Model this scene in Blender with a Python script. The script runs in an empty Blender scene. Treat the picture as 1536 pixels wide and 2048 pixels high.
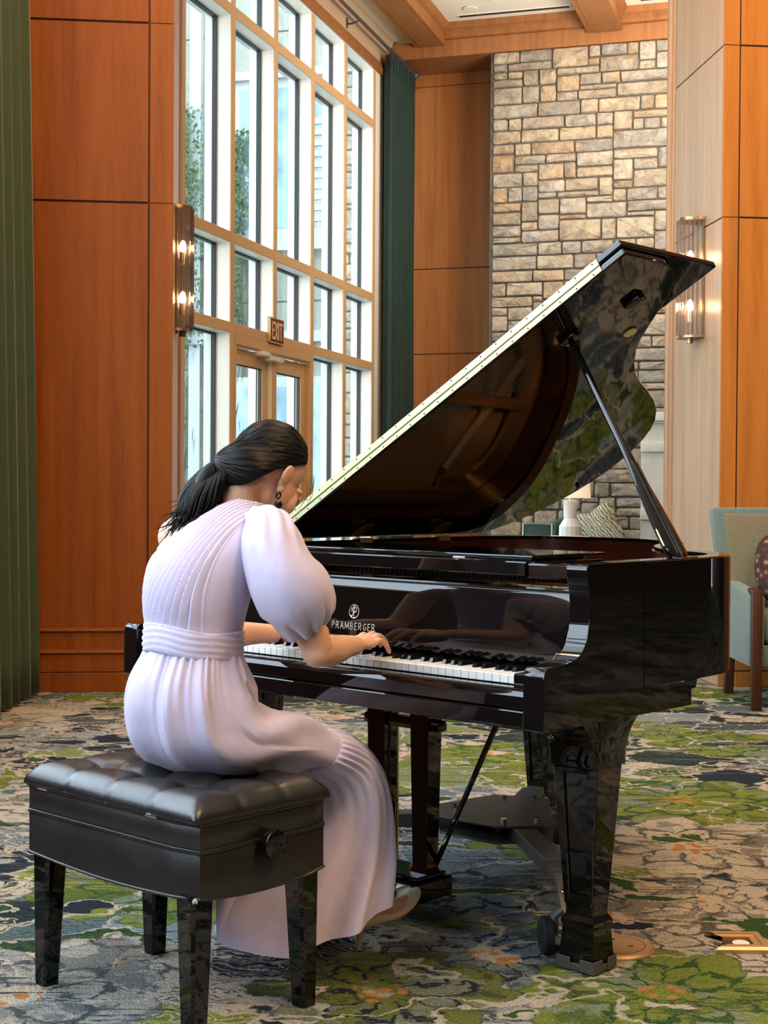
import bpy, bmesh, math, random
import numpy as np
from mathutils import Matrix, Vector
rnd = random.Random(7)
NP = np.random.RandomState(5)
PI = math.pi
sc = bpy.context.scene
COL = sc.collection

# ------------------------------------------------------------ camera
F_PX, PITCH, ROLL, CAM_H = 2912.0, .0153, .0063, 1.1655
cp, sp, cr_, sr_ = math.cos(PITCH), math.sin(PITCH), math.cos(ROLL), math.sin(ROLL)
R0, U0, FW_ = Vector((1, 0, 0)), Vector((0, sp, cp)), Vector((0, cp, -sp))
RR, UU = R0 * cr_ + U0 * sr_, U0 * cr_ - R0 * sr_
cam_d = bpy.data.cameras.new('camera')
cam = bpy.data.objects.new('camera', cam_d)
COL.objects.link(cam)
cam_d.sensor_fit = 'HORIZONTAL'
cam_d.sensor_width = 36
cam_d.lens = F_PX / 1536 * 36
cam_d.clip_start, cam_d.clip_end = .05, 300
B_ = -FW_
cam.matrix_world = Matrix(((RR.x, UU.x, B_.x, 0), (RR.y, UU.y, B_.y, 0), (RR.z, UU.z, B_.z, CAM_H), (0, 0, 0, 1)))
sc.camera = cam

# ------------------------------------------------------------ world, lights, exposure
sc.view_settings.view_transform = 'Standard'
sc.view_settings.look = 'None'
sc.view_settings.gamma = 1
sc.view_settings.use_curve_mapping = False
sc.view_settings.exposure = 0.12
sc.cycles.use_denoising = True
sc.cycles.max_bounces = 10
sc.cycles.transparent_max_bounces = 24
sc.cycles.sample_clamp_indirect = 6
sc.cycles.caustics_reflective = False
sc.cycles.caustics_refractive = False
W = bpy.data.worlds.new('sky'); sc.world = W
W.use_nodes = True
wn = W.node_tree.nodes; wl = W.node_tree.links
bg = wn['Background']
tc = wn.new('ShaderNodeTexCoord'); sx = wn.new('ShaderNodeSeparateXYZ')
rp = wn.new('ShaderNodeValToRGB')
rp.color_ramp.elements[0].position = .0; rp.color_ramp.elements[0].color = (.80, .90, .97, 1)
rp.color_ramp.elements[1].position = .8; rp.color_ramp.elements[1].color = (.48, .70, .95, 1)
wl.new(tc.outputs['Generated'], sx.inputs[0]); wl.new(sx.outputs['Z'], rp.inputs[0]); wl.new(rp.outputs[0], bg.inputs[0])
bg.inputs[1].default_value = 6.2

def area(name, loc, target, sx_, sy_, power, col, spread=PI):
    d = bpy.data.lights.new(name, 'AREA'); d.shape = 'RECTANGLE'; d.size = sx_; d.size_y = sy_
    d.energy = power; d.color = col; d.spread = spread
    o = bpy.data.objects.new(name, d); COL.objects.link(o); o.location = loc
    o.rotation_euler = (Vector(target) - Vector(loc)).to_track_quat('-Z', 'Y').to_euler()
    return o
COOL, WARM = (.74, .87, 1.0), (1.0, .62, .30)
# daylight of the tall windows in the wall to the left of the frame
area('daylight_left_window', (-2.44, 2.8, 3.5), (0, 2.8, 3.2), 8.4, 4.4, 350, COOL)
# warm ceiling downlights of the hall, plus an added unseen fill from front right
for nm, lc, tg, pw in (('downlight_hall_right', (2.6, 1.9, 5.6), (1.0, 4.6, 0), 160), ('downlight_hall_left', (-1.2, 6.6, 5.9), (-1.3, 7.6, 0), 60),
                       ('downlight_hall_back', (1.6, 6.2, 5.9), (1.9, 7.4, 0), 150), ('fill_hall_front', (3.4, .4, 4.6), (0.3, 3.6, .4), 100)):
    area(nm, lc, tg, .9, .9, pw, WARM)
area('downlight_alcove', (2.2, 13.4, 5.95), (2.6, 15.6, 1.6), .8, .8, 45, (1, .82, .64))
area('fill_alcove_ceiling', (3.2, 12.0, 4.4), (2.6, 13.6, 6.2), 1.6, 1.6, 235, (1, .90, .76))  # added fill, out of sight, to brighten the alcove ceiling

# ------------------------------------------------------------ helpers
class Fr:
    def __init__(s, o, yaw): s.o = Vector(o); s.yaw = yaw; s.c = math.cos(yaw); s.s = math.sin(yaw)
    def w(s, p): return Vector((s.o.x + s.c * p[0] - s.s * p[1], s.o.y + s.s * p[0] + s.c * p[1], s.o.z + p[2]))
F0 = Fr((0, 0, 0), 0)
FP = Fr((.3514, 3.1756, 0), -.7479)      # piano: x along the keys (treble = 0, bass = -1.5), y from the keys to the tail
FWN = Fr((-1.251, 11.8, 0), -.2969)      # window wall: x into the room, y along the wall
FR = Fr((-1.5, 8.326, 0), .1022)        # hall pillars
ORG = {}; FRM = {}

def thing(name, label, cat, frame=F0, base=(0, 0, 0), group=None):
    o = bpy.data.objects.new(name, None); COL.objects.link(o)
    o.empty_display_size = .05
    o.location = frame.w(base); o.rotation_euler = (0, 0, frame.yaw)
    o['label'] = label; o['category'] = cat
    if group: o['group'] = group
    ORG[o.name] = Vector(base); FRM[o.name] = frame
    return o

class MB:
    def __init__(s): s.v = []; s.f = []
    def add(s, vs, fs):
        k = len(s.v); s.v += [tuple(map(float, v)) for v in vs]; s.f += [tuple(i + k for i in f) for f in fs]; return s
    def box(s, x0, x1, y0, y1, z0, z1, bev=0, seg=2):
        vs = [(x, y, z) for x in (x0, x1) for y in (y0, y1) for z in (z0, z1)]
        fs = [(0, 1, 3, 2), (4, 6, 7, 5), (0, 4, 5, 1), (2, 3, 7, 6), (0, 2, 6, 4), (1, 5, 7, 3)]
        return s.poly(vs, fs, bev, seg)
    def poly(s, vs, fs, bev=0, seg=2):
        if bev <= 0: return s.add(vs, fs)
        bm = bmesh.new(); bv = [bm.verts.new(v) for v in vs]
        for f in fs: bm.faces.new([bv[i] for i in f])
        bmesh.ops.recalc_face_normals(bm, faces=bm.faces)
        ed = [e for e in bm.edges if len(e.link_faces) == 2 and e.calc_face_angle(0) > .5]
        bmesh.ops.bevel(bm, geom=ed, offset=bev, segments=seg, affect='EDGES', profile=.5, clamp_overlap=True)
        bm.verts.index_update()
        s.add([v.co[:] for v in bm.verts], [[v.index for v in f.verts] for f in bm.faces]); bm.free()
        return s
    def prism(s, pts, fn, lo, hi, bev=0, seg=2):
        """pts: 2-D outline; fn(a, b, h) -> xyz ; extruded from h=lo to h=hi"""
        n = len(pts)
        vs = [fn(a, b, lo) for a, b in pts] + [fn(a, b, hi) for a, b in pts]
        fs = [tuple(range(n))[::-1], tuple(range(n, 2 * n))] + [(i, (i + 1) % n, n + (i + 1) % n, n + i) for i in range(n)]
        return s.poly(vs, fs, bev, seg)
    def loft(s, rings, closed=True, cap0=False, cap1=False):
        n = len(rings[0]); vs = [p for r in rings for p in r]; fs = []
        for i in range(len(rings) - 1):
            for j in range(n if closed else n - 1):
                k = (j + 1) % n
                fs.append((i * n + j, i * n + k, (i + 1) * n + k, (i + 1) * n + j))
        if cap0: fs.append(tuple(range(n))[::-1])
        if cap1: fs.append(tuple(range((len(rings) - 1) * n, len(rings) * n)))
        return s.add(vs, fs)
    def tube(s, pts, rad, n=10, flat=1.0, up=None):
        pts = [Vector(p) for p in pts]
        if not hasattr(rad, '__len__'): rad = [rad] * len(pts)
        rings = []; prev = Vector(up) if up else None
        for i, p in enumerate(pts):
            t = (pts[min(i + 1, len(pts) - 1)] - pts[max(i - 1, 0)]).normalized()
            if prev is None: prev = Vector((0, 0, 1)) if abs(t.z) < .9 else Vector((1, 0, 0))
            a = (prev - t * prev.dot(t)).normalized(); b = t.cross(a); prev = a
            rings.append([p + (a * math.cos(2 * PI * j / n) * flat + b * math.sin(2 * PI * j / n)) * rad[i] for j in range(n)])
        return s.loft(rings, True, True, True)
    def ball(s, c, r, rot=None, nu=20, nv=12):
        c = Vector(c); r = r if hasattr(r, '__len__') else (r, r, r)
        rings = []
        for i in range(1, nv):
            ph = PI * i / nv
            ring = []
            for j in range(nu):
                q = Vector((r[0] * math.sin(ph) * math.cos(2 * PI * j / nu), r[1] * math.sin(ph) * math.sin(2 * PI * j / nu), r[2] * math.cos(ph)))
                ring.append(c + (rot @ q if rot else q))
            rings.append(ring)
        k = len(s.v); s.loft(rings)
        q = Vector((0, 0, r[2])); q = rot @ q if rot else q
        top = len(s.v); s.v += [tuple(c + q), tuple(c - q)]
        m = (nv - 2) * nu
        s.f += [(k + (j + 1) % nu, k + j, top) for j in range(nu)] + [(k + m + j, k + m + (j + 1) % nu, top + 1) for j in range(nu)]
        return s
    def lathe(s, prof, c=(0, 0, 0), n=24):
        return s.loft([[(c[0] + r * math.cos(2 * PI * j / n), c[1] + r * math.sin(2 * PI * j / n), c[2] + z) for j in range(n)] for r, z in prof], True, True, True)

def mesh_from(name, vs, fs, mat, smooth=35, org=(0, 0, 0)):
    me = bpy.data.meshes.new(name)
    ox, oy, oz = org
    me.from_pydata([(x - ox, y - oy, z - oz) for x, y, z in vs], [], fs)
    bm = bmesh.new(); bm.from_mesh(me); bmesh.ops.recalc_face_normals(bm, faces=bm.faces); bm.to_mesh(me); bm.free()
    if mat: me.materials.append(mat)
    if smooth:
        me.polygons.foreach_set('use_smooth', [True] * len(me.polygons))
        if smooth < 180: me.set_sharp_from_angle(angle=math.radians(smooth))
    me.update()
    return me

def part(name, mb, mat, parent, label=None, kind=None, smooth=35):
    org = ORG[parent.name]
    o = bpy.data.objects.new(name, mesh_from(name, mb.v, mb.f, mat, smooth, org)); COL.objects.link(o)
    o.parent = parent; ORG[o.name] = org; FRM[o.name] = FRM[parent.name]
    if label: o['label'] = label
    if kind: o['kind'] = kind
    return o
def part_at(name, me, loc, parent, rz=0):
    """a repeat that shares mesh data; loc in the frame of its thing"""
    o = bpy.data.objects.new(name, me); COL.objects.link(o)
    o.parent = parent; o.location = Vector(loc) - ORG[parent.name]; o.rotation_euler = (0, 0, rz)
    ORG[o.name] = ORG[parent.name]; FRM[o.name] = FRM[parent.name]
    return o
def single(name, mb, mat, label, cat, frame=F0, group=None, kind=None, smooth=35):
    a = np.array(mb.v); base = ((a[:, 0].min() + a[:, 0].max()) / 2, (a[:, 1].min() + a[:, 1].max()) / 2, a[:, 2].min())
    o = bpy.data.objects.new(name, mesh_from(name, mb.v, mb.f, mat, smooth, base)); COL.objects.link(o)
    o.location = frame.w(base); o.rotation_euler = (0, 0, frame.yaw)
    o['label'] = label; o['category'] = cat
    if group: o['group'] = group
    if kind: o['kind'] = kind
    ORG[o.name] = Vector(base); FRM[o.name] = frame
    return o
def struct(name, mb, mat, frame=F0, smooth=35):
    o = bpy.data.objects.new(name, mesh_from(name, mb.v, mb.f, mat, smooth)); COL.objects.link(o)
    o.location = frame.o; o.rotation_euler = (0, 0, frame.yaw); o['kind'] = 'structure'
    ORG[o.name] = Vector((0, 0, 0)); FRM[o.name] = frame
    return o

def catmull(pts, per=8, closed=False):
    P = [Vector(p) for p in pts]; n = len(P); out = []
    rng = range(n) if closed else range(n - 1)
    for i in rng:
        g = (lambda k: P[k % n]) if closed else (lambda k: P[min(max(k, 0), n - 1)])
        a, b, c, d = g(i - 1), g(i), g(i + 1), g(i + 2)
        for k in range(per):
            t = k / per
            out.append(.5 * ((2 * b) + (c - a) * t + (2 * a - 5 * b + 4 * c - d) * t * t + (3 * b - a - 3 * c + d) * t ** 3))
    if not closed: out.append(P[-1])
    return out
def sstep(a, b, x):
    t = np.clip((x - a) / (b - a), 0, 1); return t * t * (3 - 2 * t)

# ------------------------------------------------------------ materials
class NT:
    def __init__(s, name):
        s.m = bpy.data.materials.new(name); s.m.use_nodes = True; s.t = s.m.node_tree; s.n = s.t.nodes; s.l = s.t.links
        s.b = s.n['Principled BSDF']; s._co = None
    def new(s, ty, **kw):
        o = s.n.new(ty)
        for k, v in kw.items(): setattr(o, k, v)
        return o
    def put(s, sock, v):
        if isinstance(v, bpy.types.NodeSocket): s.l.new(v, sock)
        elif v is not None:
            if sock.type == 'RGBA' and len(v) == 3: v = (*v, 1)
            sock.default_value = v
    def co(s, scale=(1, 1, 1), loc=(0, 0, 0), rot=(0, 0, 0), world=False):
        m = s.new('ShaderNodeMapping')
        if world: s.l.new(s.new('ShaderNodeNewGeometry').outputs['Position'], m.inputs[0])
        else: s.l.new(s.new('ShaderNodeTexCoord').outputs['Object'], m.inputs[0])
        m.inputs['Scale'].default_value = scale; m.inputs['Location'].default_value = loc; m.inputs['Rotation'].default_value = rot
        return m.outputs[0]
    def noise(s, vec, scale=5, detail=4, rough=.55, dist=0, out='Fac'):
        o = s.new('ShaderNodeTexNoise'); s.put(o.inputs['Vector'], vec); o.inputs['Scale'].default_value = scale
        o.inputs['Detail'].default_value = detail; o.inputs['Roughness'].default_value = rough; o.inputs['Distortion'].default_value = dist
        return o.outputs[out]
    def wave(s, vec, scale=5, dist=2, detail=2, dscale=1, bands='X'):
        o = s.new('ShaderNodeTexWave', bands_direction=bands); s.put(o.inputs['Vector'], vec); o.inputs['Scale'].default_value = scale
        o.inputs['Distortion'].default_value = dist; o.inputs['Detail'].default_value = detail; o.inputs['Detail Scale'].default_value = dscale
        return o.outputs['Fac']
    def vor(s, vec, scale=5, feature='F1', rand=1):
        o = s.new('ShaderNodeTexVoronoi', feature=feature); s.put(o.inputs['Vector'], vec); o.inputs['Scale'].default_value = scale
        o.inputs['Randomness'].default_value = rand
        return o
    def math(s, op, a, b=None, c=None, clamp=False):
        o = s.new('ShaderNodeMath', operation=op, use_clamp=clamp); s.put(o.inputs[0], a)
        if b is not None: s.put(o.inputs[1], b)
        if c is not None: s.put(o.inputs[2], c)
        return o.outputs[0]
    def ramp(s, fac, stops, interp='LINEAR'):
        o = s.new('ShaderNodeValToRGB'); r = o.color_ramp; r.interpolation = interp
        while len(r.elements) < len(stops): r.elements.new(.5)
        for e, (p, c) in zip(r.elements, stops):
            e.position = p; e.color = (*c, 1) if hasattr(c, '__len__') else (c, c, c, 1)
        s.put(o.inputs[0], fac); return o.outputs[0]
    def mix(s, fac, a, b, mode='MIX'):
        o = s.new('ShaderNodeMix', data_type='RGBA', blend_type=mode, clamp_factor=True)
        s.put(o.inputs[0], fac); s.put(o.inputs[6], a); s.put(o.inputs[7], b); return o.outputs[2]
    def bump(s, h, strength=.3, dist=.01):
        o = s.new('ShaderNodeBump'); s.put(o.inputs['Height'], h); o.inputs['Strength'].default_value = strength; o.inputs['Distance'].default_value = dist
        s.l.new(o.outputs[0], s.b.inputs['Normal']); return s
    def pr(s, **kw):
        nm = dict(base='Base Color', rough='Roughness', metal='Metallic', coat='Coat Weight', coatr='Coat Roughness', sheen='Sheen Weight', sheenr='Sheen Roughness',
                  sss='Subsurface Weight', ior='IOR', spec='Specular IOR Level', emit='Emission Color', emits='Emission Strength', trans='Transmission Weight', aniso='Anisotropic', sheent='Sheen Tint')
        for k, v in kw.items(): s.put(s.b.inputs[nm[k]], v)
        return s
def simple(name, base, rough=.5, **kw):
    return NT(name).pr(base=base, rough=rough, **kw).m

def wood(name, c0, c1, c2, rough=.38, figure=True, world=False, seed=0, horiz=False):
    t = NT(name)
    sc_ = (9, 9, .5) if not horiz else (.5, 9, 9)
    v = t.co(sc_, (seed * 3.1, seed * 1.7, seed), world=world)
    n = t.noise(v, 1.6, 7, .62, .25)
    n2 = t.noise(t.co((60, 60, 2.2) if not horiz else (2.2, 60, 60), (seed, 0, 0), world=world), 3, 4, .6)
    f = t.math('MULTIPLY_ADD', n2, .35, t.math('MULTIPLY', n, .75))
    col = t.ramp(f, [(.32, c0), (.52, c1), (.72, c2)])
    if figure:   # ripple figure across the grain in vertical streaks
        w = t.wave(t.co((1, 1, 1), (0, 0, seed), world=world), 9, 9, 3, 1.6, 'Z' if not horiz else 'X')
        streak = t.ramp(t.noise(t.co((6, 6, .25), (seed * 2, 1, 0), world=world), 1.3, 2), [(.46, 0.0), (.66, 1.0)])
        w2 = t.math('MULTIPLY', t.math('SUBTRACT', w, .5), streak)
        col = t.mix(t.math('ABSOLUTE', t.math('MULTIPLY', w2, .55)), col, c0)
    return t.pr(base=col, rough=rough, spec=.22).m

M = {}
M['lacquer'] = NT('black_piano_lacquer').pr(base=(.0035, .0033, .0035), rough=.03, ior=1.5).m
M['lacquer_satin'] = NT('black_satin_lacquer').pr(base=(.006, .006, .006), rough=.22).m
M['mahogany'] = NT('inner_rim_mahogany').pr(base=(.055, .012, .006), rough=.15, coat=.5, coatr=.05).m
M['brass'] = NT('polished_brass').pr(base=(.86, .72, .36), rough=.28, metal=1.0).m
M['hinge_brass'] = NT('satin_brass_hinge').pr(base=(.44, .42, .23), rough=.5, metal=.5).m
M['gold_plate'] = NT('gold_bronze_iron_plate').pr(base=(.52, .27, .09), rough=.35, metal=.7).m
M['red_felt'] = simple('red_felt', (.35, .015, .015), .9)
M['steel_string'] = NT('steel_string').pr(base=(.6, .55, .5), rough=.3, metal=1).m
t = NT('soundboard_spruce'); M['soundboard'] = t.pr(base=t.ramp(t.noise(t.co((1, 30, 1)), 3, 3), [(.3, (.40, .20, .07)), (.7, (.55, .30, .12))]), rough=.3).m
M['ivory'] = NT('white_key_plastic').pr(base=(.80, .78, .74), rough=.16).m
M['ebony'] = NT('black_key_plastic').pr(base=(.006, .006, .007), rough=.12).m
M['chrome'] = NT('chrome').pr(base=(.75, .74, .72), rough=.14, metal=1).m
M['logo'] = NT('silver_inlay').pr(base=(.62, .60, .57), rough=.4, metal=.6).m
M['dolly'] = NT('dark_grey_powder_coat').pr(base=(.085, .080, .076), rough=.45, metal=.2).m
M['rubber'] = simple('black_rubber', (.012, .012, .012), .6)
t = NT('black_leatherette'); n = t.vor(t.co(), 420).outputs['Distance']
M['leather'] = t.pr(base=(.011, .0105, .0105), rough=t.ramp(t.noise(t.co(), 7, 3), [(.3, .26), (.7, .38)]), spec=.7).bump(n, .12, .002).m
M['thread'] = simple('white_thread', (.6, .6, .58), .8)

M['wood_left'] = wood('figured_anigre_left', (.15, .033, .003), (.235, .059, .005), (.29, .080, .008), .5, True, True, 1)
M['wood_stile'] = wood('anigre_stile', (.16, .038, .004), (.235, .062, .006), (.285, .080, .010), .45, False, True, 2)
M['wood_right'] = wood('figured_anigre_right', (.29, .092, .014), (.39, .135, .022), (.46, .17, .034), .45, True, True, 4)  # same veneer as the left; this side's warm lamplight is in the colour
M['wood_pale_sheen'] = wood('anigre_pillar_face', (.34, .19, .09), (.44, .27, .15), (.52, .34, .20), .34, True, True, 6)  # paler than the other anigre: grazing window reflection put into the colour
M['wood_back'] = wood('anigre_back_panels', (.25, .09, .026), (.34, .13, .04), (.40, .17, .055), .33, False, True, 8)
M['wood_beam'] = wood('anigre_beams', (.22, .085, .028), (.30, .12, .042), (.36, .16, .06), .45, False, True, 9)
M['groove'] = simple('dark_groove', (.05, .015, .006), .7)
M['plaster'] = simple('cream_ceiling_plaster', (.86, .81, .70), .9)
M['tan_wall'] = simple('tan_plaster_wall', (.46, .33, .22), .9)
M['frame'] = NT('painted_window_frame').pr(base=(.86, .83, .76), rough=.4).m
M['frame_face'] = NT('tan_frame_cover').pr(base=(.62, .40, .21), rough=.45).m  # tan paint plus some warm room light mixed into the colour
M['gasket'] = simple('dark_gasket', (.02, .025, .03), .5)
M['hall_wall'] = wood('hall_wall_panels', (.07, .028, .012), (.10, .04, .016), (.13, .055, .022), .6, False, True, 11)

t = NT('window_glass')
tr = t.new('ShaderNodeBsdfTransparent'); gl = t.new('ShaderNodeBsdfGlossy'); mx = t.new('ShaderNodeMixShader'); lw = t.new('ShaderNodeLayerWeight'); lw.inputs[0].default_value = .5
tr.inputs[0].default_value = (.93, .97, .96, 1); gl.inputs['Roughness'].default_value = .02
t.l.new(t.math('MULTIPLY_ADD', t.math('POWER', lw.outputs['Facing'], 4.0), .22, .02), mx.inputs[0]); t.l.new(tr.outputs[0], mx.inputs[1]); t.l.new(gl.outputs[0], mx.inputs[2])
t.l.new(mx.outputs[0], t.n['Material Output'].inputs[0]); M['glass'] = t.m
t = NT('clear_glass_rod')
tr = t.new('ShaderNodeBsdfTransparent'); gl = t.new('ShaderNodeBsdfGlossy'); mx = t.new('ShaderNodeMixShader'); lw = t.new('ShaderNodeLayerWeight')
tr.inputs[0].default_value = (.86, .82, .79, 1); gl.inputs['Roughness'].default_value = .12; gl.inputs[0].default_value = (.95, .95, .95, 1); lw.inputs[0].default_value = .72
t.l.new(t.math('MULTIPLY', lw.outputs['Facing'], .8), mx.inputs[0]); t.l.new(tr.outputs[0], mx.inputs[1]); t.l.new(gl.outputs[0], mx.inputs[2])
t.l.new(mx.outputs[0], t.n['Material Output'].inputs[0]); M['rod_glass'] = t.m
M['bulb'] = NT('lit_bulb').pr(base=(1, .8, .6), emit=(1, .70, .42), emits=14).m
M['downlight'] = NT('lit_downlight').pr(base=(1, .8, .6), emit=(1, .75, .5), emits=6).m
M['sconce_metal'] = NT('bronze_sconce_metal').pr(base=(.30, .21, .13), rough=.35, metal=.9).m

def velvet(name, c, seed):
    t = NT(name); n = t.noise(t.co((1, 1, .2), (seed, 0, 0)), 90, 3)
    return t.pr(base=t.mix(n, tuple(x * .75 for x in c), tuple(x * 1.25 for x in c)), rough=.85, sheen=.25, sheenr=.4).m
M['velvet_l'] = velvet('olive_green_velvet', (.034, .058, .026), 0)
M['velvet_r'] = velvet('deep_green_velvet', (.008, .030, .025), 3)
M['exit_red'] = simple('exit_sign_red', (.20, .022, .016), .4)
M['exit_letter'] = simple('exit_sign_letters', (.78, .72, .48), .5)

t = NT('stone_wall_stone'); oi = t.new('ShaderNodeObjectInfo'); v = t.co((1, 1, 1))
vv = t.new('ShaderNodeVectorMath', operation='ADD'); t.l.new(v, vv.inputs[0])
cx = t.new('ShaderNodeCombineXYZ'); t.l.new(t.math('MULTIPLY', oi.outputs['Random'], 37.0), cx.inputs[0]); t.l.new(t.math('MULTIPLY', oi.outputs['Random'], 91.0), cx.inputs[2]); t.l.new(cx.outputs[0], vv.inputs[1])
base = t.ramp(oi.outputs['Random'], [(0, (.34, .275, .20)), (.2, (.47, .39, .29)), (.42, (.52, .42, .29)), (.55, (.46, .29, .155)), (.66, (.52, .45, .365)), (.82, (.30, .275, .245)), (1, (.46, .39, .305))])
n1 = t.noise(vv.outputs[0], 9, 6, .65, .6); n2 = t.noise(vv.outputs[0], 3.2, 3, .5)
col = t.mix(t.ramp(n2, [(.5, 0.0), (.72, .6)]), base, (.42, .25, .12)); col = t.mix(t.ramp(n1, [(.32, .75), (.52, 0.0)]), col, (.19, .16, .13)); col = t.mix(t.ramp(n1, [(.54, 0.0), (.74, .55)]), col, (.60, .55, .47))
M['stone'] = t.pr(base=col, rough=.9).bump(n1, 1.0, .07).m
M['mortar'] = simple('brown_grey_mortar', (.13, .105, .08), .95)
t = NT('smooth_limestone'); M['limestone'] = t.pr(base=t.ramp(t.noise(t.co(), 6, 4), [(.3, (.60, .54, .45)), (.7, (.70, .65, .56))]), rough=.8).m

# outdoors
t = NT('beige_facade_panel'); M['facade'] = t.pr(base=t.ramp(t.noise(t.co((1, 1, 1), world=True), 14, 5), [(.3, (.235, .225, .18)), (.7, (.285, .275, .225))]), rough=.9).m
M['facade_trim'] = simple('white_facade_trim', (.40, .41, .40), .6)
M['facade_stone'] = simple('grey_facade_block', (.23, .235, .215), .9)
t = NT('facade_window_glass'); M['facade_glass'] = t.pr(base=t.ramp(t.noise(t.co(world=True), 1.5, 4), [(.35, (.10, .155, .19)), (.65, (.24, .34, .39))]), rough=.12, metal=.35).m  # patchy blue paints the sky's reflection into the glass
t = NT('ivy_leaf'); oi = t.noise(t.co(world=True), 9, 2); M['ivy'] = t.pr(base=t.ramp(oi, [(.3, (.016, .05, .011)), (.55, (.042, .105, .026)), (.75, (.09, .16, .05))]), rough=.6).m
t = NT('dry_vine'); M['vine'] = simple('dry_vine', (.11, .11, .085), .9)
M['paving'] = simple('courtyard_paving', (.26, .255, .24), .9)

# textiles
t = NT('lilac_crepe'); n = t.noise(t.co((1, 1, 1)), 900, 2); n2 = t.noise(t.co(), 6, 3)
M['lilac'] = t.pr(base=t.ramp(n2, [(.3, (.48, .43, .60)), (.7, (.53, .475, .645))]), rough=.62, sheen=.25, sheenr=.5).bump(t.noise(t.co((1, 1, .6)), 17, 4, .55, 1.2), .22, .012).m
t = NT('skin'); n = t.noise(t.co(), 60, 3); n2 = t.noise(t.co(), 9, 3)
M['skin'] = t.pr(base=t.ramp(n2, [(.3, (.57, .33, .22)), (.7, (.66, .40, .28))]), rough=.48, sss=.12).bump(n, .04, .002).m
t.b.inputs['Subsurface Radius'].default_value = (.012, .005, .003)
t.b.inputs['Subsurface Scale'].default_value = .5
t = NT('black_hair'); n = t.noise(t.co((1, 1, 1)), 220, 2)
M['hair'] = t.pr(base=(.0045, .0037, .0035), rough=.46, spec=.16).bump(n, .15, .002).m
M['champagne'] = NT('champagne_satin_leather').pr(base=(.66, .55, .42), rough=.34, metal=.2).m
M['shoe_sole'] = simple('tan_shoe_sole', (.42, .30, .20), .6)
M['jet'] = NT('black_jet_bead').pr(base=(.01, .008, .008), rough=.08).m
M['eye'] = simple('eye_white', (.75, .72, .70), .2)
M['lip'] = simple('lip', (.45, .16, .14), .4)
t = NT('teal_chair_velvet'); M['teal'] = t.pr(base=t.ramp(t.noise(t.co(), 160, 3), [(.3, (.07, .115, .105)), (.7, (.135, .19, .175))]), rough=.9, sheen=.3).m
t = NT('olive_brown_chair_fabric'); M['olive'] = t.pr(base=t.ramp(t.noise(t.co(), 160, 3), [(.3, (.12, .105, .06)), (.7, (.20, .18, .11))]), rough=.95, sheen=.2).m
M['green_sofa'] = simple('dark_green_sofa_velvet', (.025, .055, .045), .85, sheen=.3)
M['dark_wood'] = wood('dark_walnut', (.030, .010, .004), (.052, .018, .007), (.075, .028, .012), .4, False)
t = NT('leaf_print_pillow'); w = t.wave(t.co((1, 1, 1), (0, 0, 0), (.3, .7, .4)), 11, 5, 2, 2.2)
M['pillow'] = t.pr(base=t.ramp(w, [(.25, (.55, .48, .35)), (.45, (.62, .54, .40)), (.52, (.20, .19, .06)), (.75, (.26, .22, .08)), (.85, (.12, .16, .15))]), rough=.9).m
t = NT('dark_floral_cushion'); w = t.vor(t.co(), 26).outputs['Distance']
M['cushion'] = t.pr(base=t.ramp(w, [(.15, (.30, .17, .10)), (.4, (.06, .025, .015)), (.7, (.03, .012, .01))]), rough=.9).m
M['ceramic'] = simple('white_matte_ceramic', (.78, .76, .73), .55)
M['shade'] = NT('lit_lamp_shade').pr(base=(.85, .75, .62), rough=.9, emit=(1, .78, .55), emits=.55).m
M['bronze'] = NT('bronze_outlet_cover').pr(base=(.55, .36, .17), rough=.4, metal=.75).m
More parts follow.
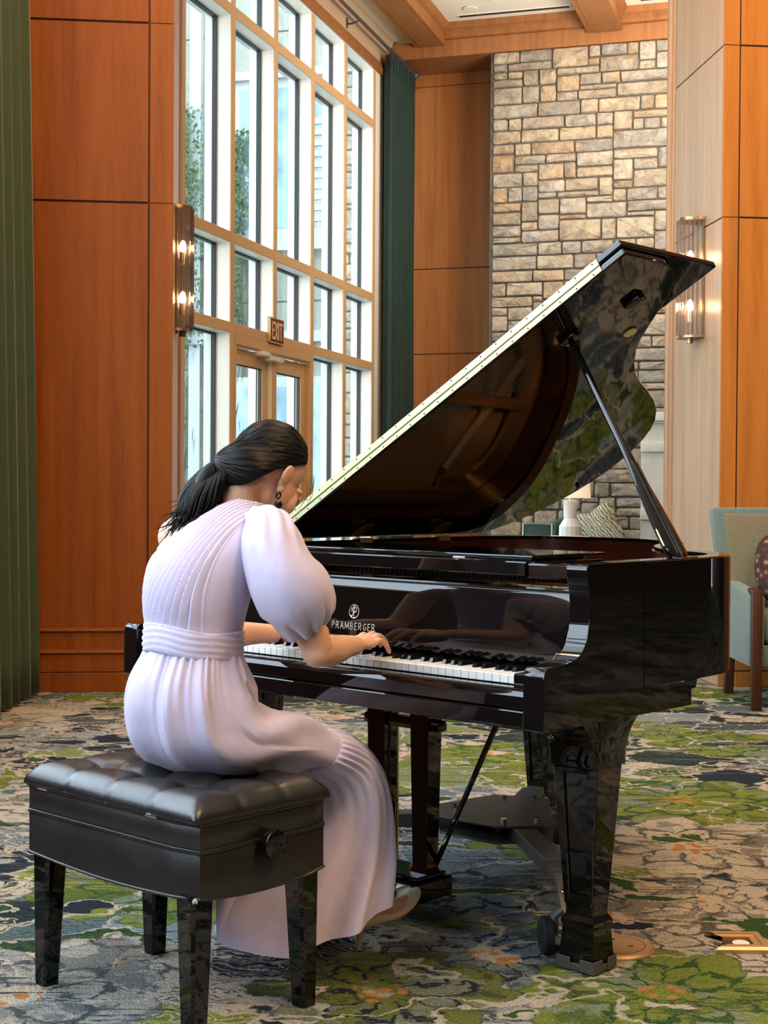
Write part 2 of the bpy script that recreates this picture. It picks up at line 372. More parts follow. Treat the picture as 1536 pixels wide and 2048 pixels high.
# ------------------------------------------------------------ carpet
def flower_group():
    g = bpy.data.node_groups.new('carpet_flower', 'ShaderNodeTree')
    for nm, ty, io in (('Vec', 'NodeSocketVector', 'INPUT'), ('Centre', 'NodeSocketVector', 'INPUT'), ('Radius', 'NodeSocketFloat', 'INPUT'), ('Petals', 'NodeSocketFloat', 'INPUT'), ('Turn', 'NodeSocketFloat', 'INPUT'),
                       ('Mask', 'NodeSocketFloat', 'OUTPUT'), ('Shade', 'NodeSocketFloat', 'OUTPUT'), ('Heart', 'NodeSocketFloat', 'OUTPUT')):
        g.interface.new_socket(nm, in_out=io, socket_type=ty)
    n, l = g.nodes, g.links
    gi, go = n.new('NodeGroupInput'), n.new('NodeGroupOutput')
    def mth(op, a, b=None, c=None, clamp=False):
        o = n.new('ShaderNodeMath'); o.operation = op; o.use_clamp = clamp
        for i, q in enumerate((a, b, c)):
            if q is None: continue
            if isinstance(q, bpy.types.NodeSocket): l.new(q, o.inputs[i])
            else: o.inputs[i].default_value = q
        return o.outputs[0]
    sub = n.new('ShaderNodeVectorMath'); sub.operation = 'SUBTRACT'; l.new(gi.outputs['Vec'], sub.inputs[0]); l.new(gi.outputs['Centre'], sub.inputs[1])
    sp_ = n.new('ShaderNodeSeparateXYZ'); l.new(sub.outputs[0], sp_.inputs[0])
    x, y = sp_.outputs[0], sp_.outputs[1]
    r = mth('DIVIDE', mth('SQRT', mth('ADD', mth('MULTIPLY', x, x), mth('MULTIPLY', y, y))), gi.outputs['Radius'])
    ang = mth('ADD', mth('ARCTAN2', y, x), gi.outputs['Turn'])
    half = mth('MULTIPLY', gi.outputs['Petals'], .5)
    c1 = mth('ABSOLUTE', mth('COSINE', mth('MULTIPLY', ang, half)))            # outer ring of petals
    c2 = mth('ABSOLUTE', mth('SINE', mth('MULTIPLY', ang, half)))              # inner ring, half a petal round
    o1 = mth('MULTIPLY_ADD', mth('POWER', c1, .45), .38, .62)
    o2 = mth('MULTIPLY_ADD', mth('POWER', c2, .5), .26, .36)
    mask = mth('MULTIPLY', mth('SUBTRACT', o1, r), 40, clamp=True)
    inner = mth('MULTIPLY', mth('SUBTRACT', o2, r), 40, clamp=True)
    e1 = mth('ABSOLUTE', mth('SUBTRACT', o1, r)); e2 = mth('ABSOLUTE', mth('SUBTRACT', o2, r))
    rim = mth('MULTIPLY', mth('SUBTRACT', .045, mth('MINIMUM', e1, e2)), 40, clamp=True)
    cell = n.new('ShaderNodeMix'); cell.data_type = 'FLOAT'; l.new(inner, cell.inputs[0]); l.new(c1, cell.inputs[2]); l.new(c2, cell.inputs[3])
    split = mth('MULTIPLY', mth('SUBTRACT', .22, mth('MULTIPLY', cell.outputs[0], mth('ADD', r, .25))), 9, clamp=True)
    vein = mth('MULTIPLY', mth('SUBTRACT', mth('SINE', mth('MULTIPLY', ang, mth('MULTIPLY', gi.outputs['Petals'], 4.0))), .72), 2.2, clamp=True)
    vein = mth('MULTIPLY', vein, mth('SUBTRACT', 1.15, r, clamp=True))
    l.new(mask, go.inputs[0])
    l.new(mth('ADD', mth('MAXIMUM', rim, split), mth('MULTIPLY', vein, .85), clamp=True), go.inputs[1])
    l.new(mth('MULTIPLY', mth('SUBTRACT', .20, r), 30, clamp=True), go.inputs[2])
    return g

def carpet():
    t = NT('floral_carpet')
    pos = t.new('ShaderNodeNewGeometry').outputs['Position']
    wob = t.noise(pos, 3.2, 4, .6, 0, 'Color')
    def vadd(a, b, k):
        s_ = t.new('ShaderNodeVectorMath', operation='SUBTRACT'); t.put(s_.inputs[0], b); s_.inputs[1].default_value = (.5, .5, .5)
        m_ = t.new('ShaderNodeVectorMath', operation='SCALE'); t.l.new(s_.outputs[0], m_.inputs[0]); m_.inputs['Scale'].default_value = k
        o = t.new('ShaderNodeVectorMath', operation='ADD'); t.put(o.inputs[0], a); t.l.new(m_.outputs[0], o.inputs[1]); return o.outputs[0]
    p = vadd(vadd(pos, wob, .34), t.noise(pos, 26, 2, .6, 0, 'Color'), .035)
    fp = vadd(vadd(pos, t.noise(pos, 3.6, 4, .65, 0, 'Color'), .22), t.noise(pos, 24, 3, .6, 0, 'Color'), .045)
    NAVY, GREY, BLUE, CREAM, LIME, DKG, ORANGE = (.008, .016, .034), (.255, .31, .335), (.125, .175, .215), (.60, .52, .41), (.21, .255, .034), (.028, .080, .016), (.56, .24, .065)
    # leaf-shaped cells with cream outlines
    sq = t.new('ShaderNodeMapping'); t.l.new(p, sq.inputs[0]); sq.inputs['Scale'].default_value = (1.0, 1.75, 1); sq.inputs['Rotation'].default_value = (0, 0, .5)
    v1 = t.vor(sq.outputs[0], 2.3); v1e = t.vor(sq.outputs[0], 2.3, 'DISTANCE_TO_EDGE')
    pick = t.new('ShaderNodeSeparateColor'); t.l.new(v1.outputs['Color'], pick.inputs[0])
    colr = t.ramp(pick.outputs[0], [(0, NAVY), (.26, GREY), (.42, NAVY), (.58, DKG), (.66, BLUE), (.78, LIME), (.90, CREAM)], 'CONSTANT')
    # strand-like hatching inside the cells
    wv = t.wave(sq.outputs[0], 9, 7, 3, 1.2, 'Y')
    hat = t.ramp(wv, [(.70, 0.0), (.80, 1.0)])
    colr = t.mix(t.math('MULTIPLY', hat, .75), colr, t.ramp(pick.outputs[1], [(0, GREY), (.3, NAVY), (.62, CREAM), (.8, DKG)], 'CONSTANT'))
    # second, smaller layer: scattered leaves
    sq2 = t.new('ShaderNodeMapping'); t.l.new(p, sq2.inputs[0]); sq2.inputs['Scale'].default_value = (2.1, 1.0, 1); sq2.inputs['Rotation'].default_value = (0, 0, -.4); sq2.inputs['Location'].default_value = (3, 7, 0)
    v2 = t.vor(sq2.outputs[0], 3.4); pk2 = t.new('ShaderNodeSeparateColor'); t.l.new(v2.outputs['Color'], pk2.inputs[0])
    leaf = t.math('MULTIPLY', t.ramp(v2.outputs['Distance'], [(.30, 1.0), (.33, 0.0)]), t.math('GREATER_THAN', pk2.outputs[0], .52))
    colr = t.mix(leaf, colr, t.ramp(pk2.outputs[1], [(0, DKG), (.35, LIME), (.6, NAVY), (.85, GREY)], 'CONSTANT'))
    lv = t.ramp(v2.outputs['Distance'], [(.29, 0.0), (.305, 1.0), (.335, 1.0), (.35, 0.0)])
    colr = t.mix(t.math('MULTIPLY', lv, t.math('GREATER_THAN', pk2.outputs[0], .52)), colr, CREAM)
    ln = t.ramp(v1e.outputs['Distance'], [(.012, 1.0), (.034, 0.0)])
    colr = t.mix(ln, colr, (.52, .47, .38))
    g = flower_group()
    KIND = dict(lime=(LIME, DKG), cream=(CREAM, (.10, .10, .10)), dkg=((.16, .19, .03), NAVY), grey=((.42, .41, .36), (.07, .085, .10)), blue=((.20, .25, .265), NAVY))
    def bloom(gn, colr, a, b, pale):
        fcol = t.mix(tone, a, t.mix(.62, a, b)); fcol = t.mix(tone2, fcol, t.mix(.5, fcol, (.30, .33, .32)))
        fcol = t.mix(gn.outputs[1], fcol, b)
        fcol = t.mix(gn.outputs[2], fcol, t.mix(hdots, ORANGE, pale))
        return t.mix(gn.outputs[0], colr, fcol)
    tone = t.ramp(t.noise(p, 5.5, 3, .6, .8), [(.53, 0.0), (.57, 1.0)]); tone2 = t.ramp(t.noise(p, 4.1, 3, .6, .3), [(.54, 0.0), (.58, 1.0)])
    hdots = t.ramp(t.vor(pos, 26).outputs['Distance'], [(.38, 0.0), (.5, 1.0)])
    # a field of blooms over the whole hall
    fv = t.vor(fp, 1.15, rand=.8); fpk = t.new('ShaderNodeSeparateColor'); t.l.new(fv.outputs['Color'], fpk.inputs[0])
    gn = t.new('ShaderNodeGroup'); gn.node_tree = g; t.l.new(fp, gn.inputs[0]); t.l.new(fv.outputs['Position'], gn.inputs[1])
    t.l.new(t.math('MULTIPLY_ADD', fpk.outputs[0], .14, .22), gn.inputs[2]); gn.inputs[3].default_value = 10; t.l.new(t.math('MULTIPLY', fpk.outputs[1], 6.0), gn.inputs[4])
    ca_ = t.ramp(fpk.outputs[2], [(0, LIME), (.34, KIND['grey'][0]), (.58, CREAM), (.78, KIND['blue'][0])], 'CONSTANT'); cb_ = t.ramp(fpk.outputs[2], [(0, DKG), (.34, KIND['grey'][1]), (.58, (.10, .10, .10)), (.78, NAVY)], 'CONSTANT')
    colr = bloom(gn, colr, ca_, cb_, CREAM)
    # the large blooms near the piano: (x, y, radius, petals, turn, kind)
    for x, y, r, n, tu, k in [(1.118, 5.50, .46, 11, .3, 'lime'), (1.016, 4.76, .44, 9, 1.2, 'cream'), (.25, 4.22, .34, 8, .5, 'blue'), (-.62, 4.22, .40, 10, 1.0, 'lime'), (.66, 3.36, .36, 11, .3, 'lime'), (-.86, 3.32, .38, 9, .2, 'grey'), (.004, 3.36, .32, 10, .1, 'dkg')]:
        gn = t.new('ShaderNodeGroup'); gn.node_tree = g; t.l.new(fp, gn.inputs[0]); gn.inputs[1].default_value = (x, y, 0)
        gn.inputs[2].default_value = r; gn.inputs[3].default_value = n; gn.inputs[4].default_value = tu
        colr = bloom(gn, colr, KIND[k][0], KIND[k][1], CREAM if k in ('cream', 'grey') else KIND[k][0])
    # leaves lying over the flowers
    v3 = t.new('ShaderNodeMapping'); t.l.new(p, v3.inputs[0]); v3.inputs['Scale'].default_value = (1.0, 2.3, 1); v3.inputs['Rotation'].default_value = (0, 0, .9); v3.inputs['Location'].default_value = (11, 4, 0)
    v3v = t.vor(v3.outputs[0], 2.7); pk3 = t.new('ShaderNodeSeparateColor'); t.l.new(v3v.outputs['Color'], pk3.inputs[0])
    on3 = t.math('GREATER_THAN', pk3.outputs[0], .56)
    lf3 = t.math('MULTIPLY', t.ramp(v3v.outputs['Distance'], [(.27, 1.0), (.29, 0.0)]), on3)
    colr = t.mix(lf3, colr, t.ramp(pk3.outputs[1], [(0, NAVY), (.55, (.030, .09, .02)), (.78, LIME), (.90, GREY)], 'CONSTANT'))
    colr = t.mix(t.math('MULTIPLY', t.ramp(v3v.outputs['Distance'], [(.265, 0.0), (.28, 1.0), (.31, 1.0), (.325, 0.0)]), on3), colr, CREAM)
    # woven hatching in patches, dark on pale ground and pale on dark
    hs_ = t.new('ShaderNodeMapping'); t.l.new(pos, hs_.inputs[0]); hs_.inputs['Scale'].default_value = (2.2, 30, 1)
    hatch = t.ramp(t.noise(hs_.outputs[0], 1.6, 4, .6, .8), [(.56, 0.0), (.59, 1.0)])
    patch = t.ramp(t.noise(pos, 2.6, 3, .6), [(.44, 0.0), (.58, 1.0)])
    lum = t.new('ShaderNodeRGBToBW'); t.l.new(colr, lum.inputs[0])
    hcol = t.mix(t.math('GREATER_THAN', lum.outputs[0], .06), (.20, .21, .20), t.mix(t.math('GREATER_THAN', lum.outputs[0], .19), (.07, .12, .03), NAVY))
    colr = t.mix(t.math('MULTIPLY', t.math('MULTIPLY', hatch, patch), .85), colr, hcol)
    # thin wandering outlines
    for sc2, lc2 in ((1.9, (0, 0, 0)),):
        mp = t.new('ShaderNodeMapping'); t.l.new(p, mp.inputs[0]); mp.inputs['Location'].default_value = lc2
        nz_ = t.math('ABSOLUTE', t.math('SUBTRACT', t.noise(mp.outputs[0], sc2, 2, .5, .4), .5))
        colr = t.mix(t.ramp(nz_, [(.005, .9), (.012, 0.0)]), colr, (.60, .54, .44) if sc2 < 2 else NAVY)
    tuft = t.noise(pos, 170, 2, .7)
    colr = t.mix(t.ramp(tuft, [(.34, .55), (.58, 0.0)]), colr, (.015, .018, .018))
    colr = t.mix(t.ramp(tuft, [(.55, 0.0), (.78, .20)]), colr, (.70, .68, .60))  # pale tuft highlights mixed into the colour
    rib = t.noise(pos, 60, 3, .6)
    t.pr(base=colr, rough=.95, spec=.15).bump(t.math('ADD', tuft, t.math('MULTIPLY', rib, .8)), .8, .014)
    return t.m
M['carpet'] = carpet()

# ------------------------------------------------------------ the hall
floor = struct('floor', MB().box(-4.6, 14.2, -6.2, 19, -.1, 0), M['carpet'])
struct('ground', MB().box(-16, 14, 9, 32, -.4, -.12), M['paving'])
hall = MB().box(14.0, 14.2, -6.2, 9.4, 0, 6.3); struct('wall_right', hall, M['hall_wall'])
struct('wall_rear', MB().box(-4.6, 14.2, -6.2, -6.0, 0, 6.3), M['hall_wall'])
wl_ = MB().box(-2.62, -2.45, -6.2, -1.4, 0, 6.3).box(-2.62, -2.45, 7.0, 9, 0, 6.3).box(-2.62, -2.45, -1.4, 7.0, 0, 1.25).box(-2.62, -2.45, -1.4, 7.0, 5.75, 6.3)
struct('wall_left', wl_, M['hall_wall'])
wb = MB()
for k in range(10): wb.box(-2.50, -2.36, -1.4 + k * .933 - .04, -1.4 + k * .933 + .04, 1.25, 5.75)
for z in (1.25, 2.45, 3.2, 5.0, 5.75): wb.box(-2.50, -2.36, -1.4, 7.0, z - .04, z + .04)
struct('window_2', wb, M['frame'])
struct('ceiling', MB().box(-4.6, 14.2, -6.2, 9.2, 6.22, 6.4), M['plaster'])

# left pillar: panelled front with recessed joints, built as separate veneer panels
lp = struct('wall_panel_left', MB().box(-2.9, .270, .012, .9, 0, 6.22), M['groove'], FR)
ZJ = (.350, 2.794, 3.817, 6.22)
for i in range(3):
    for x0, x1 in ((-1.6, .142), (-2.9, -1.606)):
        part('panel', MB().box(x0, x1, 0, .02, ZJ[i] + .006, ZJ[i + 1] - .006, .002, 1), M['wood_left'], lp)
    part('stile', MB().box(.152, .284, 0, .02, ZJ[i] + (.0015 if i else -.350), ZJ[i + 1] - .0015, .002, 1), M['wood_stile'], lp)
    part('side_panel', MB().box(.262, .284, .022, .80, ZJ[i] + (.004 if i else -.35), ZJ[i + 1] - .004, .002, 1), M['wood_pale_sheen'], lp)
bb = struct('baseboard_left', MB().box(-2.9, .142, -.012, .02, 0, .110, .002, 1).box(-2.9, .142, -.006, .02, .114, .217, .002, 1).box(-2.9, .142, -.004, .02, .237, .342), M['wood_left'], FR)
mo = MB()
for z in (.218, .343):
    for dz, dy in ((0, -.014), (.008, -.024), (.016, -.016)): mo.tube([(-2.9, dy + .012, z + dz), (.142, dy + .012, z + dz)], .0065, 8)
part('moulding', mo, M['wood_stile'], bb)
struct('trim_1', MB().box(.20, .286, .81, 1.30, 0, 6.22, .006, 2), M['wood_stile'], FR)

# right pillar: a side face with sheen in its colour, a lamplit-toned front
XR = 3.522
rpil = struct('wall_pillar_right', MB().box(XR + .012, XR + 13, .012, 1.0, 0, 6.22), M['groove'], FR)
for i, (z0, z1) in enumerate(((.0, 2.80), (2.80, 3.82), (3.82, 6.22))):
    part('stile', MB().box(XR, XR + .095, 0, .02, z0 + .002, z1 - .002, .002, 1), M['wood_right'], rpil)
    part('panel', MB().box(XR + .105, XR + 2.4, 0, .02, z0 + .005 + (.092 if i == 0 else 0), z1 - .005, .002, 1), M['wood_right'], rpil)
    part('side_panel', MB().box(XR, XR + .02, .022, .955, z0 + .004, z1 - .004, .002, 1), M['wood_pale_sheen'], rpil)
struct('baseboard_right', MB().box(XR + .10, XR + 2.4, -.012, .02, 0, .09, .003, 1), M['wood_right'], FR)
tr = MB().box(XR - .030, XR + .03, 1.0, 1.06, 0, 6.22, .006, 2).box(XR - .012, XR + .03, .965, 1.005, 0, 6.22, .004, 2)
struct('trim_3', tr, M['wood_pale_sheen'], FR)

# ------------------------------------------------------------ alcove: glazed wall
PIT, Z1, Z2, Z3, ZH = .952, 2.43, 3.16, 4.99, 5.60
TH = .085
win = struct('window_1', MB().box(-.24, .0, -2.0, 4.35, ZH, ZH + .10, .004, 1), M['frame'], FWN)
for k in range(-1, 5):
    y = k * PIT
    part('mullion', MB().box(-.13, -.012, y, y + .08, 0, ZH).box(-.24, -.165, y + .01, y + .07, 0, ZH), M['frame'], win)
    part('mullion_cover', MB().box(-.014, 0, y - .001, y + .081, 0, ZH, .003, 1), M['frame_face'], win)
    part('gasket', MB().box(-.166, -.129, y + .005, y + .075, 0, ZH), M['gasket'], win)
for k in range(-1, 4):
    y0, y1 = k * PIT + .08, (k + 1) * PIT
    if k == 3: y1 = 3 * PIT + PIT
    for z in (Z1, Z2, Z3):
        part('transom', MB().box(-.13, -.012, y0, y1, z, z + TH).box(-.24, -.165, y0, y1, z + .008, z + TH - .008), M['frame'], win)
        part('transom_cover', MB().box(-.014, 0, y0 + .001, y1 - .001, z - .001, z + TH + .001, .003, 1), M['frame_face'], win)
        part('gasket', MB().box(-.166, -.129, y0, y1, z + .004, z + TH - .004), M['gasket'], win)
    lev = [0, Z1, Z2, Z3, ZH]
    for j in range(4):
        if k in (0, 1) and j == 0: continue
        a, b = lev[j] + (TH if j else 0), lev[j + 1]
        gs = MB()
        for q in ((y0, y0 + .014, a, b), (y1 - .014, y1, a, b), (y0, y1, a, a + .014), (y0, y1, b - .016, b)): gs.box(-.166, -.129, *q)
        part('gasket', gs, M['gasket'], win)
        part('pane', MB().box(-.150, -.145, y0 + .01, y1 - .01, a + .01, b - .01), M['glass'], win)
# last jamb before the curtain
part('mullion', MB().box(-.24, -.0, 4 * PIT + .08, 4.9, 0, ZH), M['frame'], win)
# pair of doors in the two bays
for i, (y0, y1) in enumerate(((.08, PIT - .0), (PIT + .0, 2 * PIT))):
    d = struct(f'door_{i + 1}', MB().box(-.10, -.05, y0 + .03, y0 + .16, .02, Z1 - .10).box(-.10, -.05, y1 - .13, y1 - .006, .02, Z1 - .10)
               .box(-.10, -.05, y0 + .16, y1 - .13, Z1 - .23, Z1 - .10).box(-.10, -.05, y0 + .16, y1 - .13, .02, .27), M['frame_face'], FWN)
    part('pane', MB().box(-.078, -.072, y0 + .16, y1 - .13, .27, Z1 - .23), M['glass'], d)
    e = MB()
    for q in ((y0 + .16, y0 + .168, .27, Z1 - .23), (y1 - .138, y1 - .13, .27, Z1 - .23), (y0 + .16, y1 - .13, Z1 - .238, Z1 - .23)): e.box(-.088, -.062, *q)
    part('gasket', e, M['gasket'], d)
    part('push_bar', MB().box(-.05, -.012, y0 + .05, y1 - .05, .96, 1.03, .006, 2), M['chrome'], d)
struct('trim_4', MB().box(-.10, .012, .08, 2 * PIT, Z1 - .085, Z1 - .004, .004, 1), M['frame_face'], FWN)
struct('trim_5', MB().box(-.10, .006, .08, .11, 0, Z1 - .085).box(-.10, .006, 2 * PIT - .03, 2 * PIT, 0, Z1 - .085), M['frame_face'], FWN)
clo = thing('door_closer', 'beige door closer box under the transom between the two door leaves', 'door closer', FWN, (.0, .8, Z1 - .12))
part('body', MB().box(-.05, .035, .63, .80, Z1 - .13, Z1 - .09, .006, 2), M['frame'], clo)
part('arm', MB().box(-.02, .045, .80, 1.10, Z1 - .155, Z1 - .125, .006, 2), M['frame'], clo)
# exit sign
ex = thing('exit_sign', 'red exit sign with pale letters above the glass doors', 'sign', FWN, (.03, .9, Z1 + .02))
part('panel', MB().box(.006, .03, .80, 1.115, Z1 + .005, Z1 + .215, .004, 2), M['exit_red'], ex)
bd = MB()
for q in ((.795, .805, 0, .22), (1.11, 1.12, 0, .22), (.795, 1.12, .21, .22), (.795, 1.12, 0, .01)): bd.box(.004, .033, q[0], q[1], Z1 + q[2], Z1 + q[3])
part('rim', bd, M['frame_face'], ex)
def strokes(mb, segs, y0, z0, s, w, X):
    for (a, b, c, d) in segs:
        p, q = Vector((a, b)), Vector((c, d)); n_ = (q - p).normalized(); m_ = Vector((-n_.y, n_.x)) * w / 2
        p -= n_ * w / 2; q += n_ * w / 2
        pts = [p + m_, p - m_, q - m_, q + m_]
        mb.prism([(v.x, v.y) for v in pts], lambda a_, b_, h: (h, y0 + a_ * s[0], z0 + b_ * s[1]), X, X + .004)
    return mb
LET = {'E': [(0, 0, 0, 1), (0, 1, .6, 1), (0, .52, .5, .52), (0, 0, .6, 0)], 'X': [(0, 0, .62, 1), (0, 1, .62, 0)], 'I': [(.1, 0, .1, 1)], 'T': [(0, 1, .64, 1), (.32, 0, .32, 1)]}
yy = .848
for ch in 'EXIT':
    part('letter', strokes(MB(), LET[ch], yy, Z1 + .045, (.085, .13), .17, .029), M['exit_letter'], ex)
    yy += .038 if ch == 'I' else .070
# wall above the glazing, soffit
struct('wall_window_header', MB().box(-.30, .0, -2.2, 6, ZH + .10, 6.3), M['tan_wall'], FWN)
struct('trim_6', MB().box(-.02, .035, -2.2, 4.5, ZH + .005, ZH + .085, .012, 3).box(-.02, .02, -2.2, 4.5, ZH + .085, ZH + .125, .006, 2), M['wood_beam'], FWN)
struct('wall_window_side', MB().box(-.3, 0, -3.4, -.952, 0, 6.3), M['tan_wall'], FWN)
struct('wall_alcove_right', MB().box(6.0, 6.2, -4.2, 5.6, 0, 6.4), M['hall_wall'], FWN)
# back wall of the alcove
SF, SP = 4.5, 5.14
bw = struct('wall_back', MB().box(-.3, 6, SP + .015, SP + .3, 0, 6.3), M['groove'], FWN)
part('stile', MB().box(-.05, .066, SP, SP + .02, 0, 5.75, .003, 1), M['wood_back'], bw)
part('top_rail', MB().box(.074, 1.3, SP - .004, SP + .02, 5.755, 5.90, .003, 1), M['wood_back'], bw)
for z0, z1 in ((0, 2.712), (2.718, 3.680), (3.686, 5.75)):
    part('panel', MB().box(.074, 1.3, SP, SP + .02, z0 + .002, z1 - .002, .002, 1), M['wood_back'], bw)
fas = struct('trim_7', MB().box(-.0, 6, SF, SP + .1, 5.885, 6.01), M['wood_beam'], FWN)
part('fascia', MB().box(.0, 6, SF - .02, SF + .02, 5.88, 6.06, .004, 1), M['wood_beam'], fas)
pr_ = [(0, 6.06), (-.05, 6.07), (-.05, 6.10), (-.09, 6.14), (-.12, 6.15), (-.12, 6.22), (0, 6.22)]
part('crown', MB().prism(pr_, lambda a, b, h: (h, SF + a, b), .25, 6), M['wood_beam'], fas)
struct('ceiling_alcove', MB().box(.25, 7, -3, SF + .2, 6.22, 6.35), M['plaster'], FWN)
struct('ceiling_strip', MB().box(-.1, .27, -3, SF + .2, 6.11, 6.35), M['plaster'], FWN)
for i, (x0, x1) in enumerate(((.26, .60), (2.15, 2.52), (4.05, 4.42))):
    b = struct(f'ceiling_beam_{i + 1}', MB().box(x0, x1, -3, SF - .02, 6.0, 6.22, .004, 1), M['wood_beam'], FWN)
    for sg, xx in ((-1, x0), (1, x1)):
        part('moulding', MB().prism([(0, 6.22), (0, 6.13), (sg * .02, 6.14), (sg * .045, 6.17), (sg * .06, 6.22)], lambda a, b_, h: (xx + a, h, b_), -3, SF - .1), M['wood_beam'], b)
    part('soffit_panel', MB().box(x0 + .06, x1 - .06, -3, SF - .03, 5.994, 6.002), M['wood_beam'], b)
for i, (x0, x1) in enumerate(((.80, 2.02), (2.72, 3.9))):
    s_ = thing('slot_diffuser', ('long black slot air diffuser in the ceiling bay above the stone wall' if i == 0 else 'short visible end of a black slot diffuser beyond the second beam'), 'air vent', FWN, ((x0 + x1) / 2, 3.6 + SF - 4.15, 6.2))
    yb = 4.19
    part('frame', MB().box(x0, x1, yb, yb + .075, 6.214, 6.222, .002, 1), M['plaster'], s_)
    for q in (.014, .042): part('slot', MB().box(x0 + .02, x1 - .02, yb + q, yb + q + .02, 6.210, 6.216), M['gasket'], s_)
dl = thing('recessed_downlight', 'small round lit downlight recessed in the cream ceiling', 'light', FWN, (.995, 4.0, 6.2))
part('trim_ring', MB().lathe([(.075, 0), (.078, .006), (.058, .01), (.055, .03)], (.995, 4.0, 6.205), 28), M['plaster'], dl)
part('lens', MB().lathe([(.052, 0), (.05, .004)], (.995, 4.0, 6.212), 24), M['downlight'], dl)
sd = thing('smoke_detector', 'small white disc detector beside the downlight on the ceiling', 'smoke detector', FWN, (1.26, 3.95, 6.19))
part('base', MB().lathe([(.055, .02), (.055, .012), (.045, 0), (.02, -.004)], (1.29, 3.8, 6.203), 24), M['plaster'], sd)

# ------------------------------------------------------------ ledge-stone wall, every stone a piece
def stones(root, x0, x1, z0, z1, yf, seed, hs=(.07, .23), ws=(.12, .52), mat=None):
    R = random.Random(seed); res = .01; n = int(round((x1 - x0) / res)); sky = [z0] * n
    made = 0
    while min(sky) < z1 - .03 and made < 420:
        m = min(sky); i = sky.index(m); j = i
        while j < n and abs(sky[j] - m) < 1e-6: j += 1
        gap = (j - i) * res
        w = R.uniform(*ws) if R.random() < .8 else R.uniform(ws[0], ws[0] * 1.7)
        h = R.choice((R.uniform(hs[0], hs[0] * 1.5), R.uniform(hs[0] * 1.6, hs[1] * .75), R.uniform(hs[0] * 1.6, hs[1] * .75), R.uniform(hs[1] * .75, hs[1])))
        if h < .1: w = min(w * 1.25, ws[1])
        left = sky[i - 1] - m if i > 0 else 9; right = sky[j] - m if j < n else 9
        for side in (left, right):
            if .05 < side < hs[1] * 1.1 and abs(side - h) < .05: h = side
        if gap - w < .10: w = gap
        if w > 3.2 * h + .25 and gap > w: w = 3.2 * h + .2
        k = max(1, int(round(w / res))); k = min(k, j - i)
        if (j - i) - k < 7: k = j - i
        if m + h > z1 - .045: h = z1 - m
        for q in range(i, i + k): sky[q] = m + h
        a, b, c, d = x0 + i * res, x0 + (i + k) * res, m, m + h
        g = .0045; a += g; b -= g; c += g; d -= g
        rr = min(.022, (b - a) * .25, (d - c) * .3); J = lambda e: R.uniform(-e, e)
        ol = []
        for (cx_, cz_, sx_, sz_) in ((a, c, 1, 1), (b, c, -1, 1), (b, d, -1, -1), (a, d, 1, -1)):
            p1 = (cx_ + sx_ * rr * R.uniform(.4, 1.1) + J(.004), cz_ + abs(J(.006)) * sz_); p2 = (cx_ + abs(J(.006)) * sx_, cz_ + sz_ * rr * R.uniform(.4, 1.1) + J(.004))
            ol += [p2, p1] if (cx_, cz_) in ((a, c), (b, d)) else [p1, p2]
        if b - a > .25:
            ol.insert(2, ((a + b) / 2 + J(.05), c + abs(J(.008)))); ol.insert(7, ((a + b) / 2 + J(.05), d - abs(J(.008))))
        mx_, mz_ = (a + b) / 2, (c + d) / 2; pd = R.uniform(.0, .018)
        def ring(s_, dy, jy=0):
            return [(mx_ + (u - mx_) * (1 - s_ / max(.05, (b - a) / 2)), yf - dy - R.uniform(-jy, jy), mz_ + (v - mz_) * (1 - s_ / max(.04, (d - c) / 2))) for u, v in ol]
        mb = MB().loft([ring(0, -.05), ring(0, .008 + pd), ring(.010, .020 + pd, .012)])
        N = len(ol); top = len(mb.v); mb.v.append((mx_ + J(.03), yf - .027 - pd - R.uniform(0, .012), mz_ + J(.01)))
        mb.f += [(2 * N + q, 2 * N + (q + 1) % N, top) for q in range(N)]
        part('stone', mb, M['stone'], root, smooth=28); made += 1
    return made
sw = struct('wall_stone', MB().box(1.10, 3.6, SF + .03, SP + .1, 0, 5.885), M['mortar'], FWN)
stones(sw, 1.13, 3.02, .02, 5.88, SF + .02, 11)
lm = struct('trim_8', MB().box(2.77, 3.7, SF - .16, SF + .05, 0, 1.87, .006, 1), M['limestone'], FWN)
for z0, z1, o in ((.87, .985, .03), (1.575, 1.68, .03), (1.87, 1.895, .03), (1.895, 1.96, .07), (1.96, 1.985, .05)):
    part('moulding', MB().box(2.77 - (o if z0 > 1.8 else .0) - .003, 3.7, SF - .16 - o, SF + .05, z0, z1, .006, 2), M['limestone'], lm)

# ------------------------------------------------------------ courtyard seen through the glass
YF = 9.0
fac = struct('wall_facade', MB().box(-9, -.2, YF, YF + .3, -.2, 9.5), M['facade'], FWN)
def fpart(nm, x0, x1, z0, z1, dy, mat, bev=.0): return part(nm, MB().box(x0, x1, YF - dy, YF + .02, z0, z1, bev, 1), M[mat], fac)
